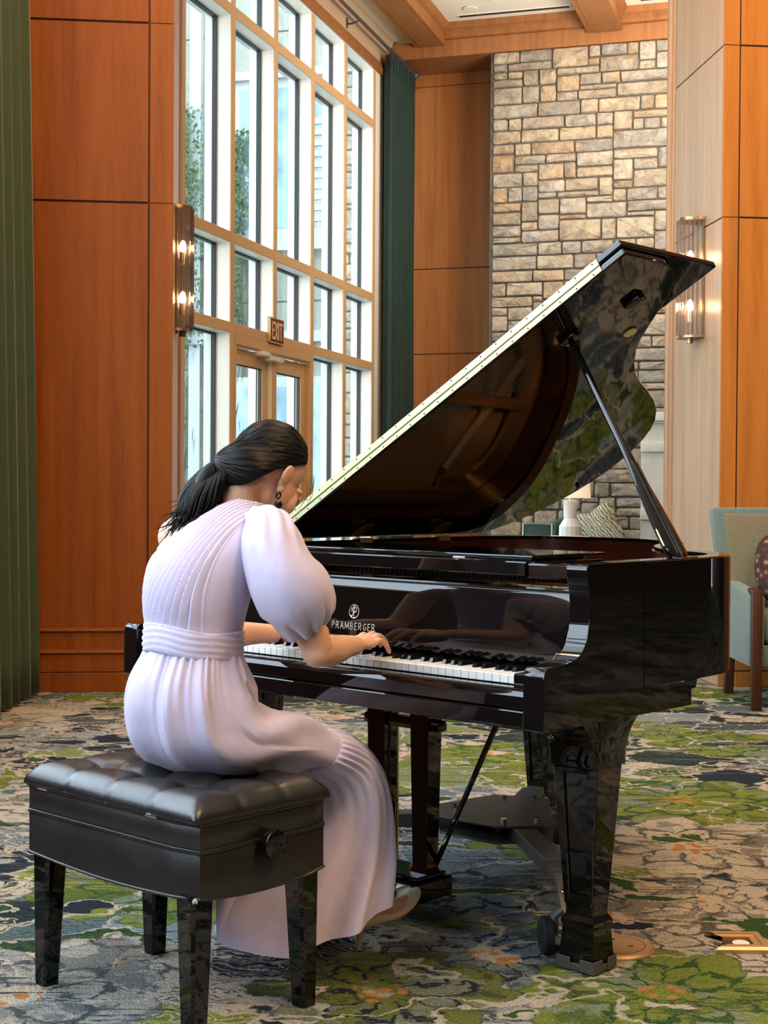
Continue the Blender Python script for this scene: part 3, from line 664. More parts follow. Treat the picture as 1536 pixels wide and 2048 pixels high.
# big upper window bay, lower window bay, trims and joints
fpart('window_frame', -3.75, -2.2, 4.80, 7.10, .10, 'facade_trim')
for x0, x1 in ((-3.66, -3.42), (-3.33, -2.86), (-2.72, -2.28)): part('pane', MB().box(x0, x1, YF - .107, YF - .10, 4.95, 6.98), M['facade_glass'], fac)
for k in range(10):
    z = 5.02 + k * .155
    part('slat', MB().box(-2.62, -2.30, YF - .135, YF - .108, z, z + .085), M['facade_trim'], fac)
fpart('sill', -3.85, -2.1, 4.62, 4.80, .18, 'facade_trim')
fpart('cornice', -3.95, -2.0, 7.10, 7.22, .22, 'facade_trim')
for z in (3.90, 7.83, 8.4): fpart('joint', -4.42, -2.0, z - .012, z + .012, .004, 'gasket')
fpart('joint', -9, -4.42, 7.815, 7.835, .004, 'gasket')
fpart('band', -9, -.2, 3.30, 3.46, .12, 'facade_trim'); fpart('band', -9, -.2, 3.17, 3.23, .05, 'facade_trim')
fpart('pilaster', -4.46, -4.28, 0, 9.5, .10, 'facade_trim')
fpart('window_frame', -3.85, -2.25, .3, 2.80, .09, 'facade_trim')
for x0, x1 in ((-3.66, -3.36), (-3.24, -2.86), (-2.70, -2.36)):
    part('pane', MB().box(x0, x1, YF - .098, YF - .09, .4, 2.65), M['facade_glass'], fac)
# rusticated block base on the left
for i in range(9):
    for j in range(4):
        x0 = -6.4 + j * .52 + (.26 if i % 2 else 0); 
        part('block', MB().box(x0 + .008, min(x0 + .512, -4.47), YF - .035, YF + .01, .05 + i * .36, .05 + i * .36 + .345, .012, 1), M['facade_stone'], fac)
# courtyard end of the stone wall
se = struct('wall_stone_outside', MB().box(-.99, -.25, 5.03, 5.4, -.2, 9), M['mortar'], FWN)
stones(se, -1.0, -.55, 1.2, 6.4, 5.02, 23, (.09, .24), (.16, .45))
# ivy on the facade
iv = MB(); R_ = random.Random(3)
for k in range(5200):
    u = R_.random()
    if R_.random() < .5: x = R_.gauss(-4.62, .20)
    else: x = R_.gauss(-3.78, .17)
    z = R_.uniform(3.3, 6.85) - abs(R_.gauss(0, .12)) if x < -4.2 else R_.uniform(3.2, 6.35)
    if z < 4.8 and R_.random() < .45: continue
    y = YF - .14 - abs(R_.gauss(0, .14)) - (.05 if x > -4.2 else 0)
    s_ = R_.uniform(.022, .05); a_ = R_.uniform(0, 2 * PI); t_ = R_.uniform(-.8, .8)
    ca, sa = math.cos(a_) * s_, math.sin(a_) * s_
    iv.add([(x - ca, y, z - sa), (x + sa * .5, y - t_ * s_ * .6, z - ca * .5), (x + ca, y - t_ * s_ * .3, z + sa), (x - sa * .5, y + t_ * s_ * .5, z + ca * .5)], [(0, 1, 2, 3)])
o = single('ivy', iv, M['ivy'], 'green ivy climbing the pale courtyard wall outside the glass', 'plant', FWN, kind='stuff', smooth=0)
vn = MB()
for k in range(26):
    x = R_.choice((-4.62, -3.78)) + R_.gauss(0, .14); z = .3; pts = []
    while z < R_.uniform(4.6, 6.2): pts.append((x, YF - .07 - R_.uniform(0, .03), z)); z += R_.uniform(.25, .45); x += R_.gauss(0, .05)
    vn.tube(pts, .008, 5)
part('vine_stem', vn, M['vine'], o, kind='stuff')

# ------------------------------------------------------------ curtains
def curtain(fold_n, x0, x1, z0, z1, amp, seed, lean=0, flare=0):
    R2 = random.Random(seed); mb = MB(); nx, nz = fold_n * 14, 26; ph = [R2.uniform(0, 6) for _ in range(4)]
    rings = []
    for thick in (0, .012):
        for i in range(nz + 1):
            v = i / nz; row = []
            for j in range(nx + 1):
                u = j / nx; uu = u + .012 * math.sin(9 * u + ph[0]) + .006 * math.sin(3 * v + 17 * u + ph[1])
                d = amp * (math.sin(2 * PI * fold_n * uu + ph[2]) + .28 * math.sin(4 * PI * fold_n * uu + ph[3] + v)) * (.8 + .35 * v)
                row.append((x0 + (x1 - x0) * (u + (u - .5) * flare * v), d + thick, z1 + (z0 - z1) * v))
            rings.append(row)
    n = nx + 1; m = nz + 1
    vs = [p for r in rings for p in r]; fs = []
    for s_ in (0, 1):
        for i in range(nz):
            for j in range(nx):
                a = s_ * m * n + i * n + j; q = (a, a + 1, a + n + 1, a + n); fs.append(q if s_ else q[::-1])
    for i in range(nz):
        for j in (0, nx): a = i * n + j; fs.append((a, a + n, a + n + m * n, a + m * n))
    for j in range(nx):
        for i in (0, nz): a = i * n + j; fs.append((a, a + 1, a + 1 + m * n, a + m * n))
    return mb.add(vs, fs)
c1 = curtain(5, -.55, .55, .012, 6.15, .050, 4)
a = MB(); 
for x, y, z in c1.v: a.v.append((-2.005 - .085 * z / 6.15 + y, 7.66 + x * .95, z))
a.f = c1.f
single('velvet_curtain', a, M['velvet_l'], 'olive green velvet curtain hanging to the floor beside the left wood panel', 'curtain', smooth=180)
c2 = curtain(9, -.5, .5, .02, 5.80, .05, 9)
a = MB()
for x, y, z in c2.v: a.v.append((.10 + y, 4.42 + x * .94, z))
a.f = c2.f
single('velvet_curtain', a, M['velvet_r'], 'dark green velvet curtain in the far corner beside the tall windows', 'curtain', FWN, smooth=180)
rd = thing('curtain_rod', 'dark metal curtain rod above the tall window wall', 'curtain rod', FWN, (.12, 2, 5.85))
part('rod', MB().tube([(.12, -2, 5.85), (.12, 4.95, 5.85)], .018, 12), M['dolly'], rd)
part('finial', MB().ball((.12, 4.98, 5.85), .045), M['dolly'], rd)
for y in (.2, 2.9, 4.75): part('bracket', MB().tube([(.0, y, 5.80), (.06, y, 5.80), (.12, y, 5.82)], .010, 8).box(-.002, .008, y - .02, y + .02, 5.76, 5.86), M['dolly'], rd)
for k in range(10): part('ring', MB().tube([(.12 + .03 * math.cos(a_), 3.98 + k * .09, 5.84 + .03 * math.sin(a_)) for a_ in [i * PI / 6 for i in range(13)]], .004, 6), M['dolly'], rd)

# ------------------------------------------------------------ sconces: half cylinders of glass rods
def sconce(label, frame, P, out, along, r, rr, h, z0, lit):
    """P: foot of the axis on the wall; out / along: unit vectors in the frame"""
    out, along = Vector(out), Vector(along); P = Vector(P)
    t_ = thing('wall_sconce', label, 'wall lamp', frame, (P.x, P.y, z0), 'fluted glass sconces on the hall pillars')
    def half(rx, ry, z, n=14): return [P + along * (math.cos(PI * i / n) * rx) + out * (math.sin(PI * i / n) * ry + .004) + Vector((0, 0, z)) for i in range(n + 1)]
    def slab(z_a, z_b, k):
        a_, b_ = half(r * k, rr * k, z_a), half(r * k, rr * k, z_b); N = len(a_)
        return MB().poly(a_ + b_, [tuple(range(N)), tuple(range(N, 2 * N))[::-1]] + [(i, (i + 1) % N, N + (i + 1) % N, N + i) for i in range(N)])
    part('cap', slab(z0 + h - .02, z0 + h, 1.06), M['sconce_metal'], t_); part('base_plate', slab(z0 + .0, z0 + .016, 1.06), M['sconce_metal'], t_)
    part('back_plate', MB().prism([(-r * .9, z0), (r * .9, z0), (r * .9, z0 + h), (-r * .9, z0 + h)], lambda a_, b_, hh: tuple(P + along * a_ + out * hh + Vector((0, 0, b_))), .001, .012), M['sconce_metal'], t_)
    part('stem', MB().tube([P + out * rr * .45 + Vector((0, 0, z0 - .03)), P + out * rr * .45 + Vector((0, 0, z0))], .02, 10), M['sconce_metal'], t_)
    n = 15
    for i in range(n):
        th = PI * (i + .3) / (n - .4)
        c = P + along * (math.cos(th) * r) + out * (math.sin(th) * rr + .006)
        part('glass_rod', MB().tube([c + Vector((0, 0, z0 + .012)), c + Vector((0, 0, z0 + h - .012))], r * .088, 8), M['rod_glass'], t_)
    for kk, zz in enumerate((z0 + h * .27, z0 + h * .68)):
        c = P + out * rr * .45
        part('socket', MB().tube([c + Vector((0, 0, zz - .10)), c + Vector((0, 0, zz - .03))], .016, 10), M['frame'], t_)
        part('bulb', MB().ball(c + Vector((0, 0, zz)), (.019, .019, .042)), M['bulb'], t_)
        d = bpy.data.lights.new('sconce_light', 'POINT'); d.energy = lit; d.color = (1, .62, .32); d.shadow_soft_size = .03
        lo = bpy.data.objects.new('sconce_light', d); COL.objects.link(lo); lo.location = frame.w(c + out * .05 + Vector((0, 0, zz)))
sconce('fluted glass sconce on the left pillar beside the tall window', FR, (.284, .40, 0), (1, 0, 0), (0, 1, 0), .10, .095, .745, 2.105, 2.5)
sconce('fluted glass sconce on the right pillar behind the raised piano lid', FR, (XR, .42, 0), (-1, 0, 0), (0, 1, 0), .10, .135, .745, 2.12, 2.5)
# ------------------------------------------------------------ grand piano (frame FP)
piano = thing('grand_piano', 'glossy black grand piano with its lid propped open, on a wheeled steel truck', 'piano', FP, (-.75, .6, 0))
def P_(name, mb, mat, parent=None, smooth=18, **kw): return part(name, mb, M[mat], parent or piano, smooth=smooth, **kw)
ZT = 1.0
LEN = 1.845
def outline(ins=0.0, y0=.0):
    """plan of the case from the front treble corner round the tail to the front bass corner; ins = inset"""
    ctrl = [(0, .70), (-.012, .80), (-.055, .90), (-.125, .975), (-.235, 1.04), (-.345, 1.125), (-.415, 1.21), (-.475, 1.30), (-.52, 1.39), (-.56, 1.48), (-.605, 1.57),
            (-.66, 1.655), (-.735, 1.735), (-.83, 1.795), (-.95, 1.833), (-1.08, 1.842), (-1.22, 1.832), (-1.33, 1.79), (-1.42, 1.715), (-1.475, 1.62), (-1.495, 1.52), (-1.5, 1.42)]
    c = [(0, .50), (0, .60), (0, .66)] * (y0 < .45) + [(p.x, p.y) for p in catmull([(x, y, 0) for x, y in ctrl], 4)]
    pts = [(0, y0)] + c + [(-1.5, .7)] + ([(-1.5, y0)] if y0 < .69 else [])
    if ins:
        V = [Vector(p) for p in pts]; out = []
        for i, p in enumerate(V):
            a = V[max(i - 1, 0)]; b = V[min(i + 1, len(V) - 1)]
            d = (b - a).normalized(); nrm = Vector((-d.y, d.x))
            out.append((p.x + nrm.x * ins, p.y + nrm.y * ins))
        pts = out
    return pts
OUT, INN = outline(0, .401), outline(.06, .401)
# rim: hollow wall following the plan
def rim_wall(o, i, z0, z1, bev=0):
    prof = []
    for (a, b), (c, d) in zip(o, i): prof.append([(a, b, z0), (a, b, z1 - .004), (a + (c - a) * .08, b + (d - b) * .08, z1), (c, d, z1), (c, d, z0)])
    return MB().loft(prof, True, True, True)
rim = P_('rim', rim_wall(OUT, INN, .697, ZT), 'lacquer')
P_('inner_rim', rim_wall(outline(.0605, .30), outline(.066, .30), .80, ZT - .012), 'mahogany')
# arms and cheeks: side profile cut from the solid, the curved front falls to the nose
prof = [(0, .633), (0, .752), (.004, .767), (.014, .776), (.05, .777), (.09, .7795)]
prof += [(p.x, p.y) for p in catmull([(.09, .7795, 0), (.125, .788, 0), (.15, .807, 0), (.164, .832, 0), (.171, .865, 0), (.173, .90, 0), (.170, .93, 0), (.164, .955, 0), (.1605, .975, 0), (.161, .990, 0), (.168, .998, 0)], 4)][1:]
prof += [(.18, ZT), (.40, ZT), (.40, .697), (.645, .697), (.638, .674), (.617, .672), (.617, .633)]
for x0 in (-.057, -1.5):
    mb = MB().prism(prof, lambda a, b, h: (h, a, b), x0, x0 + .057, .0035, 2)
    P_('arm', mb, 'lacquer')
# lower case: key bed with stepped ends
kb = MB().box(-1.443, -.057, .002, .615, .634, .6755, .003, 2)
P_('key_bed', kb, 'lacquer')
P_('lower_case', MB().box(-1.44, -.06, .402, .640, .676, .70, .003, 1).box(-1.45, -.05, .10, .62, .66, .735), 'lacquer')
P_('bottom_board', MB().prism(outline(.03, .62), lambda a, b, h: (a, b, h), .70, .715), 'lacquer_satin')
for k in range(3):
    P_('bottom_beam', MB().box(-1.2 + k * .36, -1.12 + k * .36, .62, 1.3, .62, .70, .006, 1), 'lacquer_satin')
# keyslip and key blocks
ks = [(.062, .678), (.062, .716), (.056, .7225), (.028, .7225), (.016, .718), (.012, .706), (.012, .678)]
P_('key_slip', MB().prism(ks, lambda a, b, h: (h, a, b), -1.442, -.058, .0015, 2), 'lacquer')
for x0, x1 in ((-.1355, -.058), (-1.442, -1.3645)): P_('key_block', MB().box(x0, x1, .066, .205, .69, .749, .004, 2), 'lacquer')
# keys
wk = MB(); d_ = .0225
wk.poly([(x, y, z) for x in (.0004, d_ + .0006) for y in (0, .15) for z in (-.02, 0)], [(0, 1, 3, 2), (4, 6, 7, 5), (0, 4, 5, 1), (2, 3, 7, 6), (0, 2, 6, 4), (1, 5, 7, 3)], .0012, 1)
wmesh = mesh_from('white_key', wk.v, wk.f, M['ivory'])
bkm = MB().loft([[(-.0055, 0, 0), (.0055, 0, 0), (.0055, .105, 0), (-.0055, .105, 0)], [(-.0045, .006, .0105), (.0045, .006, .0105), (.0045, .105, .0115), (-.0045, .105, .0115)]], True, True, True)
bmesh_ = mesh_from('black_key', bkm.v, bkm.f, M['ebony'])
pitch = 1.227 / 52; x_l = -.75 - 1.227 / 2
PRESSED = set()
for i in range(52):
    part_at('white_key', wmesh, (x_l + i * pitch, .079, .742 - (.003 if i in PRESSED else 0)), piano)
    nt = 'ABCDEFG'[i % 7]
    if nt in 'ACDFG' and i < 51:
        off = {'A': 0, 'C': -.0022, 'D': .0022, 'F': -.003, 'G': 0}[nt]
        part_at('black_key', bmesh_, (x_l + (i + 1) * pitch + off, .129, .742), piano)
# fallboard with the maker's mark
fbp = [(.200, .756), (.186, .764), (.181, .79), (.184, .84), (.190, .90), (.192, .922), (.194, .927), (.199, .9295), (.220, .9295), (.226, .926), (.226, .756)]
fb = P_('fallboard', MB().prism(fbp, lambda a, b, h: (h, a, b), -1.442, -.058, .001, 1), 'lacquer')
P_('fallboard_rail', MB().box(-1.44, -.06, .226, .30, .90, .935, .004, 2), 'lacquer')
def fb_y(z): return .184 + (z - .84) * .1 - .0005
def glyph(ch, x, z, w, h, th=.0010, parent=fb):
    L_ = {'P': [(0, 0, 0, 1), (0, 1, .55, 1), (.55, 1, .7, .8), (.7, .8, .55, .5), (.55, .5, 0, .5)], 'R': [(0, 0, 0, 1), (0, 1, .55, 1), (.55, 1, .7, .8), (.7, .8, .55, .5), (.55, .5, 0, .5), (.35, .5, .8, 0)],
          'A': [(0, 0, .45, 1), (.45, 1, .9, 0), (.2, .36, .7, .36)], 'M': [(0, 0, .08, 1), (.08, 1, .5, .15), (.5, .15, .92, 1), (.92, 1, 1, 0)], 'B': [(0, 0, 0, 1), (0, 1, .5, 1), (.5, 1, .62, .78), (.62, .78, .5, .53), (0, .53, .5, .53), (.5, .53, .7, .26), (.7, .26, .5, 0), (.5, 0, 0, 0)],
          'E': [(0, 0, 0, 1), (0, 1, .6, 1), (0, .52, .5, .52), (0, 0, .6, 0)], 'G': [(.75, .85, .4, 1), (.4, 1, .08, .75), (.08, .75, .08, .25), (.08, .25, .4, 0), (.4, 0, .78, .15), (.78, .15, .78, .45), (.78, .45, .5, .45)]}[ch]
    mb = MB()
    for a, b, c, d in L_: mb.tube([(x + a * w, fb_y(z + b * h), z + b * h), (x + c * w, fb_y(z + d * h), z + d * h)], th, 5)
    part('letter', mb, M['logo'], parent, smooth=0)
xx = -.832
for ch in 'PRAMBERGER':
    w = {'P': .0115, 'R': .0125, 'A': .013, 'M': .0155, 'B': .012, 'E': .0125, 'G': .014}[ch]
    glyph(ch, xx, .798, w * .93, .017); xx += .93 * {'P': .0158, 'R': .0176, 'A': .0176, 'M': .0215, 'B': .0170, 'E': .0155, 'G': .0180}[ch]
em = MB(); cxm, czm = -.755, .845
em.tube([(cxm + .0175 * math.cos(i * PI / 16), fb_y(czm + .0175 * math.sin(i * PI / 16)), czm + .0175 * math.sin(i * PI / 16)) for i in range(33)], .0009, 5)
def cur(pts, th=.0011): em.tube([(p.x, fb_y(p.y), p.y) for p in catmull([(cxm + a * .0175, czm + b * .0175, 0) for a, b in pts], 5)], th, 5)
cur([(-.05, .95), (-.12, .3), (-.22, -.5), (-.45, -.72), (-.62, -.55)]); cur([(-.5, .35), (-.1, .62), (.4, .55), (.55, .2), (.3, -.1), (-.1, -.08)]); cur([(.12, .80), (.05, .2), (.0, -.4), (.12, -.95)]); cur([(-.72, .1), (-.45, .5), (-.3, .15), (-.55, -.05)])
part('emblem', em, M['logo'], fb, smooth=0)
# lock plate at the treble end of the fallboard
P_('lid_lock', MB().tube([(-.10, .162, .765), (-.085, .165, .790), (-.074, .17, .786)], .0022, 6), 'brass')
# music desk, folded flat on its shelf
P_('desk_rail', MB().box(-1.27, -.215, .215, .243, .960, .996, .004, 2), 'lacquer')
for x0, x1 in ((-.208, -.06), (-1.44, -1.277)): P_('rail_end', MB().box(x0, x1, .212, .246, .955, .994, .006, 2), 'lacquer')
dk = P_('music_desk', MB().box(-1.30, -.20, .25, .52, .978, .994, .003, 2).box(-1.24, -.26, .30, .62, .994, 1.006, .004, 2), 'lacquer')
for x in (-1.05, -.45): part('hinge', MB().box(x - .02, x + .02, .246, .254, .991, .999, .001, 1), M['chrome'], dk)
for k in range(3): P_('screw', MB().ball((-.085, .211, .966 + k * .009), .0022, nu=8, nv=6), 'brass')
P_('desk_slide', MB().box(-.20, -.062, .30, .62, .965, .985, .003, 1).box(-1.44, -1.30, .30, .62, .965, .985, .003, 1), 'lacquer')
# inside: soundboard, iron plate, strings, dampers
P_('soundboard', MB().prism(outline(.066, .45), lambda a, b, h: (a, b, h), .835, .845), 'soundboard')
pl = MB().prism(outline(.085, .40)[:2] + outline(.085, .40)[2:], lambda a, b, h: (a, b, h), .868, .876)
plate = P_('iron_plate', MB().box(-1.42, -.08, .34, .56, .872, .886, .004, 1), 'gold_plate')
for x0, y0, x1, y1, w in ((-.30, .5, -.40, 1.10, .03), (-.62, .5, -.72, 1.5, .035), (-.98, .5, -1.02, 1.72, .04), (-1.40, .5, -1.40, 1.55, .06), (-.1, .5, -.14, .9, .05)):
    part('strut', MB().prism([(x0 - w / 2, y0), (x0 + w / 2, y0), (x1 + w / 2, y1), (x1 - w / 2, y1)], lambda a, b, h: (a, b, h), .872, .902, .005, 2), M['gold_plate'], plate)
ring_o, ring_i = outline(.07, .8), outline(.17, .8)
part('hitch_plate', MB().loft([[(a, b, .866), (a, b, .884), (c, d, .884), (c, d, .866)] for (a, b), (c, d) in zip(ring_o[3:-2], ring_i[3:-2])], True, True, True), M['gold_plate'], plate)
pins = MB()
for i in range(88):
    for j in range(2):
        x = -1.36 + i * .0142; pins.tube([(x + j * .004, .40 + j * .05 + (i % 3) * .018, .884), (x + j * .004, .40 + j * .05 + (i % 3) * .018, .915)], .003, 5)
part('tuning_pin', pins, M['steel_string'], plate, kind='stuff')
stg = MB()
for i in range(110):
    x = -1.36 + i * .0116; u = i / 109
    y1 = 1.62 - u * .95 if i > 24 else 1.68
    xe = x - .10 * (1 - u) if i > 24 else x + .42
    stg.tube([(x, .46, .905), (xe, y1, .895)], .0011 if i > 24 else .0022, 4)
P_('strings', stg, 'steel_string', kind='stuff')
P_('felt_strip', MB().box(-1.38, -.10, .52, .545, .884, .905).prism([(-.16, .95), (-.40, 1.20), (-.58, 1.50), (-.62, 1.50), (-.44, 1.19), (-.20, .93)], lambda a, b, h: (a, b, h), .884, .900), 'red_felt')
dam = MB()
for i in range(66): x = -1.36 + i * .0165; dam.box(x, x + .012, .66 + .06 * math.sin(i / 66 * 2), .78 + .06 * math.sin(i / 66 * 2), .908, .93)
P_('damper', dam, 'lacquer_satin', kind='stuff')
P_('bridge', MB().tube(catmull([(-.18, .86, .862), (-.35, 1.04, .862), (-.60, 1.28, .862), (-.85, 1.46, .862), (-1.1, 1.55, .862)], 5), .018, 8), 'soundboard')
P_('bridge', MB().tube([(-.85, 1.62, .868), (-1.3, 1.45, .868)], .018, 8), 'soundboard')

# lid: leaf hinged along the bass side, front flap folded back on top
LY, LA, LX, LZ = .592, math.radians(30.44), -1.5, 1.004
ca_, sa_ = math.cos(LA), math.sin(LA)
def lid_pt(r, d, e): return (LX + r * ca_ - e * sa_, LY + d, LZ + r * sa_ + e * ca_)
lo = [(0, 0), (1.518, 0), (1.518, .10), (1.516, .186), (1.508, .235), (1.490, .275), (1.455, .325), (1.40, .375), (1.335, .415), (1.269, .456), (1.205, .497), (1.155, .538), (1.092, .612), (1.03, .70), (.988, .788), (.953, .874), (.908, .971), (.859, 1.056),
      (.801, 1.128), (.746, 1.176), (.682, 1.216), (.609, 1.245), (.547, 1.262), (.477, 1.272), (.39, 1.272), (.307, 1.258), (.235, 1.235), (.177, 1.207), (.091, 1.147), (.03, 1.075), (.004, 1.0), (0, .9)]
lid = P_('lid', MB().prism(lo, lid_pt, 0, .020, .0045, 2), 'lacquer')
part('front_flap', MB().prism([(.004, 0), (1.521, 0), (1.521, .476), (.004, .476)], lambda a, b, h: lid_pt(a, b, h), .0255, .0455, .0045, 2), M['lacquer'], lid, smooth=18)
hg = MB().prism([(.03, -.003), (1.44, -.003), (1.44, .001), (.03, .001)], lid_pt, .0045, .0205).prism([(.03, -.003), (1.44, -.003), (1.44, .001), (.03, .001)], lid_pt, .0245, .0415)
hg.tube([lid_pt(.03, -.0035, .0225), lid_pt(1.44, -.0035, .0225)], .0032, 8)
part('piano_hinge', hg, M['hinge_brass'], lid)
for i in range(23):
    r = .06 + i * .0615
    for e in (.010, .036): part('screw', MB().ball(lid_pt(r + (.01 if e > .02 else 0), -.0032, e), (.0026, .0014, .0026), nu=8, nv=6), M['groove'], lid)
for r, d in ((1.17, .175), (1.36, .245)):
    part('prop_cup', MB().prism([(r - .028, d - .022), (r + .028, d - .022), (r + .028, d + .022), (r - .028, d + .022)], lid_pt, -.016, .001, .004, 2), M['lacquer'], lid)
pb = MB().prism([(1.228 + .022 * math.cos(i * PI / 8), .405 + .022 * math.sin(i * PI / 8)) for i in range(16)], lid_pt, -.006, .001, .002, 1)
part('lock_plate', pb, M['brass'], lid)
part('rubber_button', MB().ball(lid_pt(.36, 1.21, -.004), .008, nu=10, nv=8), M['rubber'], lid)
# butterfly hinges on the bass side
for y in (.95, 1.35):
    h_ = P_('lid_hinge', MB().box(-1.475, -1.44, y - .03, y + .03, 1.0, 1.004).box(-1.442, -1.438, y - .03, y + .03, .94, 1.0), 'brass')
    part('leaf', MB().prism([(.02, -LY + y - .03), (.09, -LY + y - .022), (.09, -LY + y + .022), (.02, -LY + y + .03)], lid_pt, -.004, 0), M['brass'], h_)
# prop stick: slim rod that broadens into a fluted foot
A, B = Vector((-.045, .635, .985)), Vector(lid_pt(1.17, .175, -.012))
ax = (B - A); Lp = ax.length; ax.normalize()
sidev = Vector((0, 1, 0)); sidev = (sidev - ax * sidev.dot(ax)).normalized(); nrm_ = ax.cross(sidev)
wid = [(0, .040), (.01, .078), (.06, .096), (.14, .090), (.26, .070), (.36, .046), (.44, .031), (.50, .023), (.58, .019), (1.0, .015)]
rg = []
for tt, w in wid:
    c = A + ax * Lp * tt; th = .011 if tt < .6 else .0105
    rg.append([c + sidev * (w * .5 * math.cos(2 * PI * j / 12) * 1.05) + nrm_ * (th * math.sin(2 * PI * j / 12)) for j in range(12)])
prop = P_('prop_stick', MB().loft(rg, True, True, True), 'lacquer', smooth=60)
gr = MB()
for o_ in (-.012, .012):
    gr.tube([A + ax * Lp * q + sidev * o_ * (1 - abs(q - .2)) + nrm_ * .0085 for q in (.03, .15, .28, .42)], .004, 6)
    gr.tube([A + ax * Lp * q + sidev * o_ * (1 - abs(q - .2)) - nrm_ * .0085 for q in (.03, .15, .28, .42)], .004, 6)
part('flute', gr, M['lacquer_satin'], prop)
P_('prop_base', MB().box(-.062, -.02, .60, .68, .975, 1.002, .004, 2), 'lacquer')

# legs
def leg(cx, cy, front=1):
    lg = P_('leg', MB(), 'lacquer') if False else None
    secs = [(.0205, .044, .036), (.024, .050, .041), (.030, .051, .042), (.105, .046, .037), (.114, .049, .040), (.122, .049, .040), (.134, .040, .032), (.143, .039, .0315), (.50, .064, .050), (.53, .066, .052)]
    rg = [[(cx - a, cy - b, z), (cx + a, cy - b, z), (cx + a, cy + b, z), (cx - a, cy + b, z)] for z, a, b in secs]
    lg = P_('leg', MB().loft(rg, True, True, True), 'lacquer', smooth=15)
    # recessed front panel reads as a framed slot
    fr_ = MB()
    def fq(z, s): k = (z - .143) / .357; a = .039 + k * .025; b = .0315 + k * .0185; return (cx + s * a, cy - b, z)
    for s0, s1 in ((-1, -.55), (.55, 1)):
        pts = [fq(.16, s0), fq(.16, s1), fq(.50, s1), fq(.50, s0)]
        vs = [(x, y - .0, z) for x, y, z in pts] + [(x, y - .007, z) for x, y, z in pts]
        fr_.poly(vs, [(0, 1, 2, 3), (4, 5, 6, 7), (0, 1, 5, 4), (1, 2, 6, 5), (2, 3, 7, 6), (3, 0, 4, 7)], .002, 1)
    for z0, z1 in ((.16, .19), (.485, .50)):
        pts = [fq(z0, -.6), fq(z0, .6), fq(z1, .6), fq(z1, -.6)]
        vs = [(x, y, z) for x, y, z in pts] + [(x, y - .006, z) for x, y, z in pts]
        fr_.poly(vs, [(0, 1, 2, 3), (4, 5, 6, 7), (0, 1, 5, 4), (1, 2, 6, 5), (2, 3, 7, 6), (3, 0, 4, 7)], .002, 1)
    part('panel_frame', fr_, M['lacquer'], lg, smooth=25)
    # bracket head: concave scrolls under the key bed
    hd = [(-.066, .53)] 
    for sg in (-1, 1):
        arc = [(sg * (.066 + .115 * (1 - math.cos(q * PI / 2 / 8))), .515 + .115 * math.sin(q * PI / 2 / 8)) for q in range(9)]
        if sg < 0: left = arc
        else: right = arc
    poly = [(-.066, .50)] + left + [(left[-1][0], .642), (right[-1][0], .642)] + right[::-1] + [(.066, .50)]
    part('bracket', MB().prism(poly, lambda a, b, h: (cx + h, cy + a * 1.0, b), -.066, .066, .003, 2), M['lacquer'], lg, smooth=25)
    poly2 = [(-.06, .505)] + [(a * .62, b) for a, b in left] + [(left[-1][0] * .62, .642), (right[-1][0] * .40, .642), (.06, .505)]
    part('bracket', MB().prism(poly2, lambda a, b, h: (cx + a * 1.0, cy + h, b), -.05, .05, .003, 2), M['lacquer'], lg, smooth=25)
    return lg
leg(-.140, .372); leg(-1.36, .372)
lt = leg(-1.05, 1.42)
# pedal lyre
LYC, LYY = -.745, .40
lyre = P_('pedal_lyre', MB().box(LYC - .16, LYC + .10, LYY - .085, LYY + .065, .062, .118, .006, 2).box(LYC - .148, LYC + .088, LYY - .07, LYY + .05, .118, .130, .004, 2), 'lacquer')
part('top_block', MB().box(LYC - .24, LYC + .16, .02 + .22, .50, .605, .634, .006, 2), M['lacquer'], lyre)
for x in (LYC - .105, LYC + .055):
    part('post', MB().loft([[(x - a, LYY - b, z), (x + a, LYY - b, z), (x + a, LYY + b, z), (x - a, LYY + b, z)] for z, a, b in ((.13, .033, .026), (.145, .026, .022), (.60, .034, .028), (.607, .04, .032))], True, True, True), M['lacquer'], lyre, smooth=20)
part('cross_bar', MB().box(LYC - .16, LYC + .115, LYY - .02, LYY + .02, .515, .545, .006, 2), M['lacquer'], lyre)
for x in (-.09, -.025, .04):
    part('rod', MB().tube([(LYC + x - .0, LYY + .045, .125), (LYC + x, LYY + .045, .615)], .0045, 8), M['brass'], lyre)
for x in (-.12, -.05, .02):
    pts = [(LYC + x, LYY - .07, .092), (LYC + x, LYY - .12, .094), (LYC + x, LYY - .20, .086), (LYC + x, LYY - .225, .078)]
    part('pedal', MB().tube(pts, [.010, .013, .026, .018], 12, .30, (0, 0, 1)), M['brass'], lyre)
part('side_plate', MB().box(LYC + .03, LYC + .085, LYY - .089, LYY - .085, .066, .112, .001, 1), M['chrome'], lyre)
for x, x2 in ((LYC + .06, -.40), (LYC - .09, -1.15)):
    part('brace', MB().tube([(x, LYY - .01, .13), (x2 + .02, LYY + .25, .64)] if x2 < -1 else [(x - .0, LYY + .03, .13), (LYC + .42, LYY + .0 - .12, .634)], .0075, 8), M['lacquer'], lyre)

